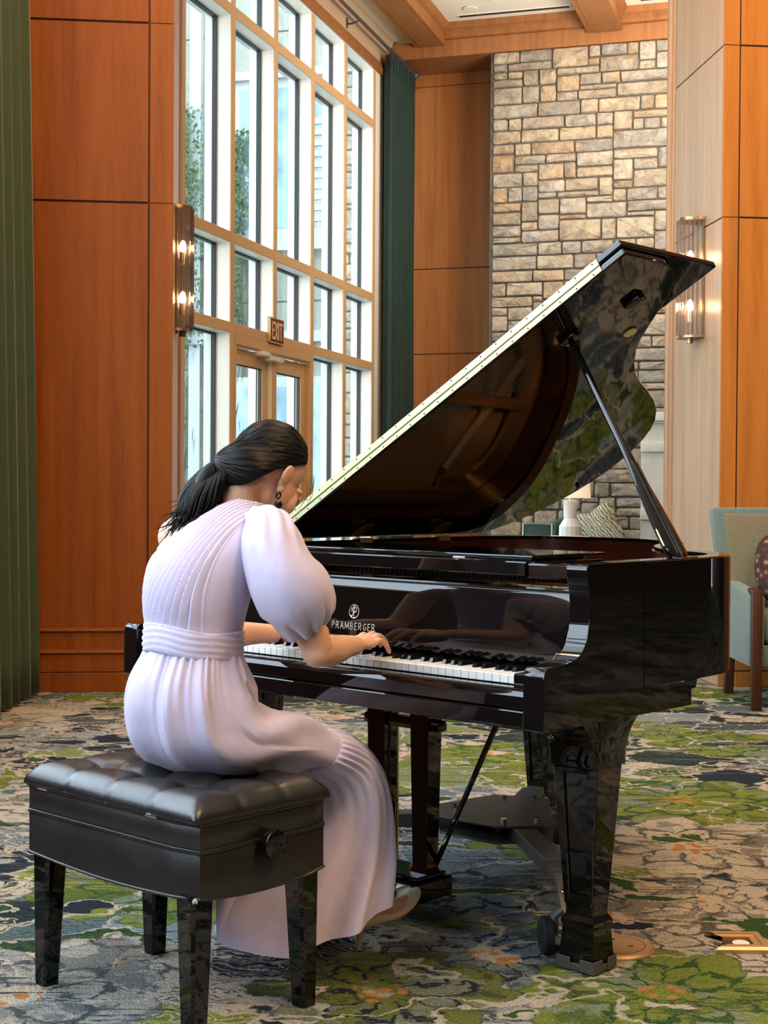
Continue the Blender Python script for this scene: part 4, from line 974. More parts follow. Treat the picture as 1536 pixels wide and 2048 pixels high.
# ------------------------------------------------------------ wheeled truck under the piano
ZD = .165
dolly = thing('piano_truck', 'dark grey steel three-arm truck with casters under the grand piano', 'dolly', FP, (-.85, .76, 0))
def D_(n, mb, mat='dolly', **kw): return part(n, mb, M[mat], dolly, **kw)
CX, CY = -.80, .905
feet = [(-.140, .372), (-1.36, .372), (-1.05, 1.42)]
def hexplate(z, k=1.0):
    pts = []
    for fx, fy in feet:
        d = Vector((fx - CX, fy - CY)).normalized(); n_ = Vector((-d.y, d.x))
        pts += [((CX + d.x * .21 * k - n_.x * .085), (CY + d.y * .21 * k - n_.y * .085)), ((CX + d.x * .21 * k + n_.x * .085), (CY + d.y * .21 * k + n_.y * .085))]
    pts.sort(key=lambda p: math.atan2(p[1] - CY, p[0] - CX))
    return pts
hp = D_('hub_plate', MB().prism(hexplate(0), lambda a, b, h: (a, b, h), ZD + .03, ZD + .036, .001, 1))
D_('hub_plate', MB().prism(hexplate(0), lambda a, b, h: (a, b, h), ZD - .016, ZD - .010, .001, 1))
for fx, fy in feet:
    d = Vector((fx - CX, fy - CY)); L_ = d.length; d.normalize(); n_ = Vector((-d.y, d.x))
    def at(s, o, z): return (CX + d.x * s + n_.x * o, CY + d.y * s + n_.y * o, z)
    def bar(s0, s1, w, z0, z1): 
        vs = [at(s, o, z) for s in (s0, s1) for o in (-w, w) for z in (z0, z1)]
        return MB().poly(vs, [(0, 1, 3, 2), (4, 6, 7, 5), (0, 4, 5, 1), (2, 3, 7, 6), (0, 2, 6, 4), (1, 5, 7, 3)], .003, 1)
    arm = D_('arm', bar(.04, L_ * .66, .034, ZD - .010, ZD + .030))
    part('inner_tube', bar(L_ * .60, L_ * .76, .028, ZD - .006, ZD + .024), M['dolly'], arm)
    # drop plate down to the cup that carries the leg
    vs = [at(L_ * .74, -.028, ZD + .02), at(L_ * .74, .028, ZD + .02), at(L_ - .075, .03, .035), at(L_ - .075, -.03, .035)]
    vs2 = [(x + d.x * .008, y + d.y * .008, z + .004) for x, y, z in vs]
    part('drop_plate', MB().poly(vs + vs2, [(0, 1, 2, 3), (4, 5, 6, 7), (0, 1, 5, 4), (1, 2, 6, 5), (2, 3, 7, 6), (3, 0, 4, 7)], .002, 1), M['dolly'], arm)
    part('cup', MB().box(fx - .053, fx + .053, fy - .047, fy + .047, .004, .020, .002, 2), M['dolly'], arm)
    lip = MB()
    for (x0, x1, y0, y1) in ((fx - .055, fx - .014, fy - .050, fy - .046), (fx + .014, fx + .055, fy - .050, fy - .046), (fx - .055, fx + .055, fy + .046, fy + .050), (fx + .052, fx + .056, fy - .048, fy - .012), (fx + .052, fx + .056, fy + .012, fy + .048)): lip.box(x0, x1, y0, y1, .004, .034, .001, 1)
    part('lip', lip, M['dolly'], arm)
    for s, o in ((L_ * .80, -.012), (L_ * .86, -.012)):
        k = (s - L_ * .74) / (L_ - .075 - L_ * .74); z = ZD + .02 + (.035 - ZD - .02) * k
        part('bolt', MB().ball(at(s, o, z + .008), (.009, .009, .007), nu=12, nv=8), M['chrome'], arm)
    for q in (-1, 1):
        s_ = L_ - .115; wc = at(s_, q * .072, .048)
        wh = MB(); rg = []
        for k, (rr, oo) in enumerate(((.018, -.014), (.042, -.013), (.048, -.009), (.048, .009), (.042, .013), (.018, .014))):
            rg.append([(wc[0] + d.x * rr * math.cos(2 * PI * j / 24) + n_.x * oo, wc[1] + d.y * rr * math.cos(2 * PI * j / 24) + n_.y * oo, wc[2] + rr * math.sin(2 * PI * j / 24)) for j in range(24)])
        part('caster_wheel', wh.loft(rg, True, True, True), M['rubber'], arm)
        part('caster_fork', MB().tube([at(s_, q * .052, .05), at(s_, q * .052, .095), at(s_, q * .03, .11)], [.012, .014, .012], 8), M['dolly'], arm)
for fx, fy in feet:
    d = Vector((fx - CX, fy - CY)).normalized(); n_ = Vector((-d.y, d.x))
    for o in (-.05, .05):
        x, y = CX + d.x * .16 + n_.x * o, CY + d.y * .16 + n_.y * o
        D_('hex_bolt', MB().loft([[(x + .010 * math.cos(j * PI / 3), y + .010 * math.sin(j * PI / 3), z) for j in range(6)] for z in (ZD + .034, ZD + .047)], True, True, True), 'chrome', smooth=0)

# ------------------------------------------------------------ piano bench
bench = thing('piano_bench', 'black leather tufted piano bench with side knobs under the seated pianist', 'bench', FP, (-.73, -.44, 0))
BX0, BX1, BY0, BY1 = -1.035, -.418, -.632, -.248
def bpart(n, mb, mat, parent=None, **kw): return part(n, mb, M[mat], parent or bench, **kw)
def bring(z, o=0.0, n=10, sag=0.0, r=.012):
    """rounded rectangle with n points per side at height z; sag bows the lower edge"""
    x0, x1, y0, y1 = BX0 - o, BX1 + o, BY0 - o, BY1 + o; pts = []
    def side(a, b):
        for k in range(n):
            u = k / n; x, y = a[0] + (b[0] - a[0]) * u, a[1] + (b[1] - a[1]) * u
            pts.append((x, y, z - sag * math.sin(PI * u)))
    side((x0 + r, y0), (x1 - r, y0)); side((x1, y0 + r), (x1, y1 - r)); side((x1 - r, y1), (x0 + r, y1)); side((x0, y1 - r), (x0, y0 + r))
    return pts
box = bpart('body', MB().loft([bring(.311, -.004, sag=.012), bring(.313, 0, sag=.012), bring(.405, 0), bring(.4085, -.003), bring(.412, 0), bring(.462, 0), bring(.466, -.004)], True, True, True), 'leather', smooth=50)
for z, rr in ((.4065, .0028), (.4105, .0028), (.465, .003), (.470, .003)):
    p = bring(z, .0005); part('welt', MB().tube(p + [p[0]], rr, 6), M['leather'], box)
p = bring(.312, .001, sag=.012); part('welt', MB().tube(p + [p[0]], .0034, 6), M['leather'], box)
NX, NY = 60, 40
vs = []; fs = []
for j in range(NY + 1):
    for i in range(NX + 1):
        u, v = i / NX, j / NY
        x, y = BX0 + (BX1 - BX0) * u, BY0 + (BY1 - BY0) * v
        edge = min(u, 1 - u) * (BX1 - BX0); edge2 = min(v, 1 - v) * (BY1 - BY0)
        e = min(edge, edge2)
        z = .490 + .034 * (1 - math.exp(-(e / .020) ** 1.2)) - .0
        # tuft lines at quarters / thirds, deep at the buttons
        lx = min(abs(u - q) for q in (.25, .5, .75)) * (BX1 - BX0); ly = min(abs(v - q) for q in (1 / 3, 2 / 3)) * (BY1 - BY0)
        eg = .40 + .60 * sstep(.01, .09, e); z -= (.008 * math.exp(-(lx / .007) ** 2) + .008 * math.exp(-(ly / .007) ** 2)) * eg + .008 * (math.exp(-(lx / .03) ** 2) + math.exp(-(ly / .03) ** 2)) * sstep(.02, .1, e)
        z -= .017 * math.exp(-(lx ** 2 + ly ** 2) / .038 ** 2)
        ins = .012 * math.exp(-e / .012)
        vs.append((x + (.010 if u == 0 else -.010 if u == 1 else 0) * 0, y, z))
    
k0 = len(vs)
for j in range(NY):
    for i in range(NX): a = j * (NX + 1) + i; fs.append((a, a + 1, a + NX + 2, a + NX + 1))
# skirt of the cushion: bulges a little and returns to the seam
bnd = [i for i in range(NX + 1)] + [j * (NX + 1) + NX for j in range(1, NY + 1)] + [NY * (NX + 1) + i for i in range(NX - 1, -1, -1)] + [j * (NX + 1) for j in range(NY - 1, 0, -1)]
ccx, ccy = (BX0 + BX1) / 2, (BY0 + BY1) / 2
prev = bnd
for dz, ou in ((.010, .004), (.018, .0045), (.026, .001)):
    cur_ = []
    for b_ in bnd:
        x, y, z = vs[b_]; nx = (1 if abs(x - BX1) < 1e-5 else -1 if abs(x - BX0) < 1e-5 else 0); ny = (1 if abs(y - BY1) < 1e-5 else -1 if abs(y - BY0) < 1e-5 else 0)
        u = (x - BX0) / (BX1 - BX0); v = (y - BY0) / (BY1 - BY0)
        g = max([math.exp(-((u - q) * (BX1 - BX0) / .006) ** 2) for q in (.25, .5, .75)]) if ny else max([math.exp(-((v - q) * (BY1 - BY0) / .006) ** 2) for q in (1 / 3, 2 / 3)])
        o_ = ou - .003 * g
        zz = z - dz if dz < .026 else .468
        cur_.append(len(vs)); vs.append((x + nx * o_, y + ny * o_, min(zz, z)))
    n = len(bnd)
    for q in range(n): fs.append((prev[q], cur_[q], cur_[(q + 1) % n], prev[(q + 1) % n]))
    prev = cur_
fs.append(tuple(prev))
cush = bpart('cushion', MB().add(vs, fs), 'leather', smooth=180)
for u in (.25, .5, .75):
    for v in (1 / 3, 2 / 3):
        x, y = BX0 + (BX1 - BX0) * u, BY0 + (BY1 - BY0) * v
        part('button', MB().ball((x, y, .488), (.011, .011, .005), nu=14, nv=8), M['leather'], cush)
for u in (.115, .77): bpart('hinge', MB().tube([(BX0 + (BX1 - BX0) * u - .019, BY0 - .002, .4675), (BX0 + (BX1 - BX0) * u + .019, BY0 - .002, .4675)], .0042, 8), 'chrome')
for sx, sgn in ((BX1, 1), (BX0, -1)):
    bpart('knob', MB().tube([(sx - .002 * sgn, -.435, .400), (sx + .012 * sgn, -.435, .400), (sx + .0125 * sgn, -.435, .400), (sx + .028 * sgn, -.435, .400), (sx + .034 * sgn, -.435, .400), (sx + .036 * sgn, -.435, .400)], [.012, .012, .030, .033, .031, .024], 28), 'lacquer', smooth=40)
for x, y in ((-.985, -.598), (-.46, -.598), (-.985, -.29), (-.46, -.29)):
    sx = -1 if x < -.7 else 1; sy = -1 if y < -.45 else 1
    rg = []
    for z, a in ((0, .0205), (.012, .0215), (.32, .031)):
        cx2, cy2 = x + sx * (.006 - .006 * z / .32), y + sy * (.006 - .006 * z / .32); b_ = a * .25
        rg.append([(cx2 + p_ * a, cy2 + q_ * a, z) for p_, q_ in ((-1, -.75), (-.75, -1), (.75, -1), (1, -.75), (1, .75), (.75, 1), (-.75, 1), (-1, .75))])
    bpart('leg', MB().loft(rg, True, True, True), 'lacquer', smooth=20)
fz = MB(); R3 = random.Random(2)
for k in range(14):
    p0 = Vector((BX1 - .004, BY0 + .003, .317)); fz.tube([p0, p0 + Vector((R3.uniform(-.008, .004), R3.uniform(-.006, .003), R3.uniform(-.012, -.004)))], .0009, 4)
bpart('frayed_thread', fz, 'thread', kind='stuff')
# ------------------------------------------------------------ the pianist (frame FP)
pianist = thing('person', 'seated woman with a black ponytail in a lilac one-shoulder dress playing the piano', 'person', FP, (-.72, -.40, 0))
def bake(o, mods):
    for ty, kw in mods:
        m = o.modifiers.new(ty.lower(), ty)
        for k, v in kw.items(): setattr(m, k, v)
    dg = bpy.context.evaluated_depsgraph_get(); dg.update()
    me = bpy.data.meshes.new_from_object(o.evaluated_get(dg)); old = o.data
    o.modifiers.clear(); o.data = me; bpy.data.meshes.remove(old)
    me.polygons.foreach_set('use_smooth', [True] * len(me.polygons)); me.update()

# --- head frame: looking down at the keys
HC = Vector((-.707, -.164, 1.206)); HP = math.radians(40); HY = math.radians(2)
HR = Matrix.Rotation(HY, 3, 'Z') @ Matrix.Rotation(-HP, 3, 'X') @ Matrix.Rotation(math.radians(4), 3, 'Y')
def H(x, y, z): return HC + HR @ Vector((x, y, z))

# --- torso sections: centre, half width, half depth, forward lean of the section
TS = [(.560, -.412, .125, .085), (.62, -.410, .150, .108), (.70, -.400, .120, .092), (.80, -.390, .102, .084), (.90, -.382, .114, .094), (.98, -.358, .132, .098), (1.04, -.318, .140, .090), (1.085, -.285, .115, .075), (1.12, -.262, .062, .056)]
def tsec(z):
    zs = [q[0] for q in TS]
    return [float(np.interp(z, zs, [q[k] for q in TS])) for k in (1, 2, 3)]
body = MB()
rg = []
for z, cy, a, b in TS:
    rg.append([(-.72 + a * abs(math.cos(t_)) ** .85 * (1 if math.cos(t_) > 0 else -1), cy + b * math.sin(t_), z - .18 * b * math.sin(t_)) for t_ in [2 * PI * j / 28 for j in range(28)]])
body.loft(rg, True, True, True)
SL, SR = Vector((-.882, -.302, 1.046)), Vector((-.565, -.292, 1.050))
EL, ER = Vector((-.945, -.190, .800)), Vector((-.508, -.190, .790))
WL, WR = Vector((-.905, .045, .785)), Vector((-.575, .005, .783))
NK = Vector((-.717, -.268, 1.10))
body.tube([NK + Vector((0, -.02, -.05)), NK, H(0, -.045, -.085), H(0, -.03, -.03)], [.056, .046, .043, .048], 18)
for S, s_ in ((SL, -1), (SR, 1)):   # trapezius and shoulder cap
    dz_ = .0 if s_ < 0 else -.016
    body.tube([NK + Vector((0, -.012, -.01 + dz_)), (NK + S) / 2 + Vector((0, -.012, .014 + dz_)), S + Vector((-.01 * s_, 0, dz_))], [.050, .044, .046], 16)
    body.tube([Vector((-.72 + .08 * s_, -.33, .96)), Vector((-.72 + .11 * s_, -.335, 1.02)), S + Vector((-.035 * s_, -.01, -.02))], [.045, .042, .036] if s_ > 0 else [.062, .064, .052], 16)
def limb(p, radii, n=18): body.tube(catmull(p, 6), [float(np.interp(i, np.linspace(0, (len(p) - 1) * 6, len(radii)), radii)) for i in range((len(p) - 1) * 6 + 1)], n)
for S, E_, Wr in ((SL, EL, WL), (SR, ER, WR)):
    body.ball(S, .0515)
    limb([S, (S + E_) / 2, E_], [.050, .044, .041, .037])
    limb([E_, E_ + (Wr - E_) * .35 + Vector((0, 0, -.004)), E_ + (Wr - E_) * .7, Wr], [.0365, .039, .033, .027, .0235])
    body.ball(E_ + Vector((0, -.006, -.004)), .035)
# legs under the skirt, feet
HL, HRt = Vector((-.795, -.385, .610)), Vector((-.645, -.385, .610))
KL, KR = Vector((-.815, .000, .512)), Vector((-.610, .018, .506))
AL, AR = Vector((-.825, -.030, .125)), Vector((-.636, .122, .108))
for h_, k_, a_ in ((HL, KL, AL), (HRt, KR, AR)):
    limb([h_, (h_ + k_) / 2, k_], [.062, .058, .048, .042]); body.ball(k_, .042)
    limb([k_, k_ + (a_ - k_) * .35 + Vector((0, -.012, 0)), k_ + (a_ - k_) * .7, a_], [.044, .048, .038, .032, .030])
def foot_pts(a, heel, ball_, toe):
    body.tube([a + Vector((0, 0, .02)), a, (a + heel) / 2 + Vector((0, .012, .0))], [.031, .032, .030], 14)
    body.tube([heel, (heel * .55 + a * .45) + Vector((0, .03, 0)), (ball_ * .6 + a * .4), ball_, toe], [.024, .029, .031, .029, .012], 14)
RH, RB, RT = Vector((-.648, .098, .066)), Vector((-.628, .215, .078)), Vector((-.622, .268, .100))
LH, LB, LT = Vector((-.830, -.055, .062)), Vector((-.815, .085, .022)), Vector((-.812, .150, .020))
foot_pts(AR, RH, RB, RT); foot_pts(AL, LH, LB, LT)
# hands: palm, four fingers bent over the keys, thumb from the side of the palm
def hand(Wr, K, tips, thumb, lift, side):
    mid = sum((Vector(k) for k in K), Vector()) / 4
    for k in K:
        body.tube([Wr, Wr + (Vector(k) - Wr) * .5 + Vector((0, 0, .003)), Vector(k)], [.0165, .0150, .0105], 12)
    body.ball((Wr + mid) / 2 + Vector((0, 0, -.003)), (.032, .040, .014), Matrix.Rotation(math.atan2(-(mid - Wr).x, (mid - Wr).y), 3, 'Z'))
    for (k, tp, lf, rr) in zip(K, tips, lift, (.0086, .0088, .0084, .0074)):
        k, tp = Vector(k), Vector(tp); d = tp - k
        p1 = k + Vector((d.x * .36, d.y * .40, lf)); p2 = k + Vector((d.x * .76, d.y * .80, lf * .25 + d.z * .40))
        body.tube(catmull([k, p1, p2, tp], 4), [float(np.interp(i, (0, 4, 8, 12), (rr * 1.12, rr * 1.05, rr * .95, rr * .78))) for i in range(13)], 10)
        body.ball(tp, rr * .8, nu=10, nv=8)
    tb = [Vector(q) for q in thumb]
    body.tube(catmull(tb, 4), [float(np.interp(i, (0, 4, 8, 12), (.0165, .0125, .0105, .0082))) for i in range(13)], 10); body.ball(tb[-1], .0084, nu=10, nv=8)
KRt = [(-.640, .084, .789), (-.620, .090, .791), (-.600, .087, .788), (-.583, .078, .781)]
TR_ = [(-.676, .160, .757), (-.652, .176, .765), (-.625, .172, .765), (-.594, .146, .754)]
hand(WR, KRt, TR_, [(-.595, .022, .778), (-.640, .045, .774), (-.672, .080, .766), (-.690, .112, .754)], (.006, .007, .007, .006), -1)
KLt = [(-.868, .122, .796), (-.887, .130, .799), (-.906, .127, .795), (-.922, .118, .788)]
TL_ = [(-.845, .196, .757), (-.868, .212, .765), (-.895, .210, .765), (-.922, .188, .755)]
hand(WL, KLt, TL_, [(-.892, .062, .778), (-.852, .085, .774), (-.825, .115, .766), (-.808, .145, .754)], (.016, .018, .016, .012), 1)
# head: skull, jaw, nose, lips, ears
hd = lambda c, r, rot=None: body.ball(H(*c), r, (HR @ rot) if rot else HR, 28, 18)
hd((0, -.012, .020), (.0745, .094, .090)); hd((0, .022, -.030), (.064, .066, .078)); hd((0, .048, -.082), (.040, .036, .030)); hd((0, .030, -.060), (.056, .050, .046))
hd((0, .077, -.022), (.050, .022, .030)); hd((.030, .070, -.040), (.026, .026, .026)); hd((-.030, .070, -.040), (.026, .026, .026))
body.tube([H(0, .090, -.005), H(0, .101, -.028), H(0, .106, -.042)], [.007, .010, .0125], 12); hd((.010, .098, -.045), (.009, .010, .008)); hd((-.010, .098, -.045), (.009, .010, .008))
hd((0, .091, -.067), (.021, .011, .006)); hd((0, .089, -.076), (.018, .011, .0065)); hd((0, .082, -.100), (.020, .016, .015))
for s_ in (-1, 1):
    hd((.030 * s_, .078, .004), (.022, .014, .009))       # brow
    ear = Matrix.Rotation(.30 * s_, 3, 'Z') @ Matrix.Rotation(-.12, 3, 'X')
    hd((.0755 * s_, -.006, -.018), (.0085, .017, .031), ear); hd((.083 * s_, -.013, -.012), (.006, .018, .027), ear); hd((.0745 * s_, .000, -.048), (.0085, .010, .011))
bd_ = part('body', body, M['skin'], pianist, smooth=180)
bake(bd_, [('REMESH', dict(mode='VOXEL', voxel_size=.0031, use_smooth_shade=True)), ('SMOOTH', dict(factor=.5, iterations=4))])
for s_ in (-1, 1):
    e = part('eye', MB().ball(H(.030 * s_, .079, -.012), .0125, HR), M['eye'], pianist, smooth=180)
    part('iris', MB().ball(H(.030 * s_, .0895, -.0145), (.0055, .0028, .0055), HR), M['hair'], e, smooth=180)
    lash = MB()
    for k in range(9):
        q = (k - 4) * .0045; lash.tube([H(.030 * s_ + q, .0895 - abs(q) * .25, -.0125), H(.030 * s_ + q * 1.15, .099 - abs(q) * .25, -.0165)], [.0009, .0003], 4)
    part('eyelash', lash, M['hair'], e, kind='stuff', smooth=0)
part('lips', MB().ball(H(0, .0945, -.0670), (.020, .0085, .0045), HR).ball(H(0, .0930, -.0760), (.017, .0085, .005), HR), M['lip'], pianist, smooth=180)
# nails
for tips, K in ((TR_, KRt), (TL_, KLt)):
    for tp, k in zip(tips, K):
        d = (Vector(tp) - Vector(k)); d.z = 0; d.normalize()
        part('nail', MB().ball(Vector(tp) + d * .003 + Vector((0, 0, .0058)), (.0045, .0062, .0018), Matrix.Rotation(math.atan2(-d.x, d.y), 3, 'Z') @ Matrix.Rotation(-.5, 3, 'X'), 10, 8), M['lip'], pianist, smooth=180)

# --- hair: a combed cap whose strands run to the tie, and the ponytail
TIE = Vector((.0, -.112, .002))                      # in head space
TIEL = Vector((-.746, -.280, 1.214)); pole = (HR.inverted() @ (TIEL - HC)).normalized()
e1 = Vector((1, 0, 0)); e1 = (e1 - pole * e1.dot(pole)).normalized(); e2 = pole.cross(e1).normalized()
def skin_r(d):
    """radius of the hair surface in direction d (head space, unit)"""
    a, b, c = .0830, .1060, .1030
    r = 1 / math.sqrt((d.x / a) ** 2 + (d.y / b) ** 2 + (d.z / c) ** 2)
    return r * (1 + .44 * sstep(.12, .70, -d.z) * sstep(.05, .55, -d.y))
HO = Vector((0, -.012, .020))
def is_face(d):
    f = d.dot(Vector((0, .93, -.37)))
    if f > .55 + .26 * max(0, d.z) + .05 * abs(d.x): return True
    if d.z < -.16 and d.y > -.10: return True          # ear and cheek
    if abs(d.x) > .5 and d.z < -.30 and d.y > -.30: return True
    if d.z < -.55 and d.y > -.42: return True
    if d.z < -.93: return True             # nape
    return False
NA, NPO = 300, 44
hr = MB(); rings = []
R5 = np.random.RandomState(8)
ridge = sum(np.sin(np.arange(NA) * 2 * PI / NA * k + R5.rand() * 6) * w for k, w in ((23, .5), (41, .6), (67, .5), (97, .45), (131, .35)))
pm = []
for i in range(NA):
    az = 2 * PI * i / NA; q = .25
    while q < 2.75:
        d = pole * math.cos(q) + (e1 * math.cos(az) + e2 * math.sin(az)) * math.sin(q)
        if is_face(d): break
        q += .02
    pm.append(q)
pm = np.array(pm); pm = np.convolve(np.concatenate([pm[-6:], pm, pm[:6]]), np.ones(13) / 13, 'valid')
for k in range(NPO + 1):
    row = []
    for i in range(NA):
        az = 2 * PI * i / NA; q = .10 + (pm[i] - .10) * (k / NPO)
        d = pole * math.cos(q) + (e1 * math.cos(az) + e2 * math.sin(az)) * math.sin(q)
        u = k / NPO
        lift = 1.0 + .045 * math.exp(-(q / .42) ** 2) - .075 * max(0, (u - .86) / .14) ** 2
        r = skin_r(d) * lift + .0011 * ridge[i] * min(1, q * 1.2) * (1 - .3 * u) + .0012 * math.sin(q * 9 + ridge[i] * 2)
        row.append(HC + HR @ (HO + d * r))
    rings.append(row)
inner = [[HC + HR @ (HO + (HR.inverted() @ (Vector(p) - HC) - HO) * .90) for p in rings[-1]]]
hr.loft(rings + inner, True, True, False)
hair = part('hair', hr, M['hair'], pianist, smooth=180)
tie = TIEL.copy()
hw = MB()
for k in range(5):   # loose wisps at the temple
    p0 = H(.048 + R5.rand() * .02, .066 + R5.rand() * .025, .030 + R5.rand() * .03); p2 = p0 + HR @ Vector((.004, .014 + R5.rand() * .012, -.05 - R5.rand() * .05))
    hw.tube([p0, (p0 + p2) / 2 + HR @ Vector((.006, .006, 0)), p2], [.0009, .0007, .0003], 4)
part('hair_wisp', hw, M['hair'], hair, kind='stuff', smooth=180)
part('hair_tie', MB().tube([tie + Vector((math.cos(a_) * .021, .0, math.sin(a_) * .021)) for a_ in [i * PI / 8 for i in range(17)]], .0065, 8), M['hair'], hair, smooth=180)
def tail_path(o):
    return [tie + Vector((.004, .012, -.002)), tie + Vector((-.004, -.024, -.004)), tie + Vector((-.010, -.044, -.032)), tie + Vector((-.020, -.052, -.074)), tie + Vector((-.034, -.056, -.112)), tie + Vector((-.050, -.066, -.144))]
base = tail_path(0)
pt = MB(); core = catmull(base, 6)
pt.tube(core, [float(np.interp(i, (0, 5, 12, 20, 26, 30), (.012, .020, .024, .018, .008, .003))) for i in range(len(core))], 22)
for s in range(420):
    a_ = R5.rand() * 2 * PI; rr = .35 + .65 * math.sqrt(R5.rand()); L_ = .80 + .28 * R5.rand()
    fl = R5.randn(3) * .016
    pts = []
    for k, p in enumerate(base):
        w = (.014, .042, .062, .064, .056, .042)[k] * rr
        t_ = Vector((math.cos(a_), math.sin(a_) * .80, math.sin(a_) * .60)) * w
        q = base[0] + (p - base[0]) * (1 if k < 4 else L_)
        f2 = max(0, k - 3) / 2
        pts.append(q + t_ + Vector(fl) * f2 * 1.3 + Vector((-.010, -.004, .004)) * f2 * R5.rand())
    cm = catmull(pts, 4); n_ = len(cm)
    pt.tube(cm, [.0024 * (1 - (i / n_) ** 2.4) + .0002 for i in range(n_)], 5)
part('ponytail', pt, M['hair'], hair, smooth=180)
# earring: hoop link and faceted heart drop on the right ear
er = part('earring', MB().tube([H(.0800, .002 + .006 * math.cos(a_), -.066 + .008 * math.sin(a_)) for a_ in [i * PI / 6 for i in range(13)]], .0022, 6), M['jet'], pianist)
lob = H(.080, .002, -.066)
part('drop', MB().loft([[tuple(lob + Vector((x * .010 * .35, x * .010, z))) for x, z in ((0, -.040), (.9, -.024), (1.0, -.018), (.55, -.012), (0, -.017), (-.55, -.012), (-1.0, -.018), (-.9, -.024))],
                         [tuple(lob + Vector((.006 + x * .006 * .35, x * .006, -.022 + (z + .022) * .5))) for x, z in ((0, -.040), (.9, -.024), (1.0, -.018), (.55, -.012), (0, -.017), (-.55, -.012), (-1.0, -.018), (-.9, -.024))]], True, True, True), M['jet'], er, smooth=0)

# --- bodice: pleats fan from the right shoulder, left shoulder bare
AP = Vector((-.575, 1.335))
BS = [(.74, -.396, .122, .104), (.80, -.390, .113, .096), (.84, -.388, .115, .098), (.90, -.384, .126, .106), (.96, -.366, .138, .108), (1.0, -.345, .146, .106), (1.04, -.318, .152, .102), (1.075, -.293, .146, .094), (1.10, -.277, .124, .086), (1.125, -.264, .090, .074), (1.15, -.252, .060, .060)]
_bz = np.linspace(.74, 1.15, 165); _bt = [np.interp(_bz, [q[0] for q in BS], [q[k] for q in BS]) for k in (1, 2, 3)]
_bt = [np.convolve(np.pad(q, 12, mode='reflect', reflect_type='odd'), np.ones(25) / 25, 'valid') for q in _bt]
def bsec(z): return [float(np.interp(z, _bz, q)) for q in _bt]
def torso_pt(th, z, o=0):
    """th: 0 = +x (her right), pi/2 = +y (front)"""
    cy, a, b = bsec(z); c, s = math.cos(th), math.sin(th)
    a += o; b += o
    return Vector((-.72 + a * abs(c) ** .85 * (1 if c > 0 else -1), cy + b * s, z - .18 * b * s))
def top_z(th):
    """upper edge of the bodice: high over the right shoulder, falling in a straight line to under the left arm"""
    c, s = math.cos(th), math.sin(th)
    if c < -.0 and s > -.2 or c < -.93: base = .945
    else: base = None
    lo_, hi_ = .93, 1.15
    for _ in range(22):
        m = (lo_ + hi_) / 2; x = torso_pt(th, m).x; lim = 1.134 - 1.02 * max(0, -.66 - x) - (.25 * max(0, x + .60))
        if m < lim: lo_ = m
        else: hi_ = m
    return max(.94, min(lo_, 1.137))
NTH, NZ = 520, 150
ZT_ = np.array([top_z(2 * PI * i / NTH) for i in range(NTH)]); ZT_ = np.convolve(np.concatenate([ZT_[-8:], ZT_, ZT_[:8]]), np.ones(17) / 17, 'valid')
rings = []
for k in range(NZ + 1):
    row = []
    for i in range(NTH):
        th = 2 * PI * i / NTH; zt = ZT_[i]; v = k / NZ
        z = .808 + (zt - .808) * v
        p = torso_pt(th, z)
        s = math.sin(th)
        if s < .35:
            t_ = (AP.y - z); f = (p.x - AP.x) / max(.05, t_)
            u = (f + .66) / .56 * 13                       # pleat number
            on = sstep(-.6, .2, u) * (1 - sstep(12.6, 13.4, u)) * (1 - sstep(.0, .35, s))
            fr_ = u - math.floor(u)
            h_ = .0085 * (1 - fr_) ** .75 * sstep(0, .16, fr_) * np.interp(z, (.80, .86, 1.1), (.7, 1.0, .8))
            n_ = Vector((p.x + .72, (p.y - bsec(z)[0]) * 1.3, .0)).normalized()
            p = p + n_ * h_ * on
        w = .002 * math.sin(7 * th + 24 * z) * sstep(.1, .4, s) 
        p = p + Vector((math.cos(th), math.sin(th), 0)) * w
        row.append(p)
    rings.append(row)
edge = [[p + Vector((-math.cos(2 * PI * i / NTH) * .006, -math.sin(2 * PI * i / NTH) * .006, -.002)) for i, p in enumerate(rings[-1])]]
bod = part('bodice', MB().loft(rings + edge, True), M['lilac'], pianist, smooth=60)
# --- sash
sr = []
NS = 14
for k in range(NS + 1):
    v = k / NS; row = []
    for i in range(140):
        th = 2 * PI * i / 140
        z = .778 + .066 * v; q = torso_pt(th, max(z, .79), .004)
        o = .0035 * abs(math.sin(v * PI * 4.5 + .8 * math.sin(th * 2) + .5 * math.sin(5 * th))) + .004 * math.sin(PI * v)
        row.append((q.x + math.cos(th) * o, q.y + math.sin(th) * o, z - .028 * math.cos(th + .9) * .35 - .018 * math.sin(th) + .004 * math.sin(3 * th)))
    sr.append(row)
ins = lambda r_, k_: [(-.72 + (x + .72) * k_, -.39 + (y + .39) * k_, z) for x, y, z in r_]
part('sash', MB().loft([ins(sr[0], .95)] + sr + [ins(sr[-1], .95)], True), M['lilac'], pianist, smooth=180)
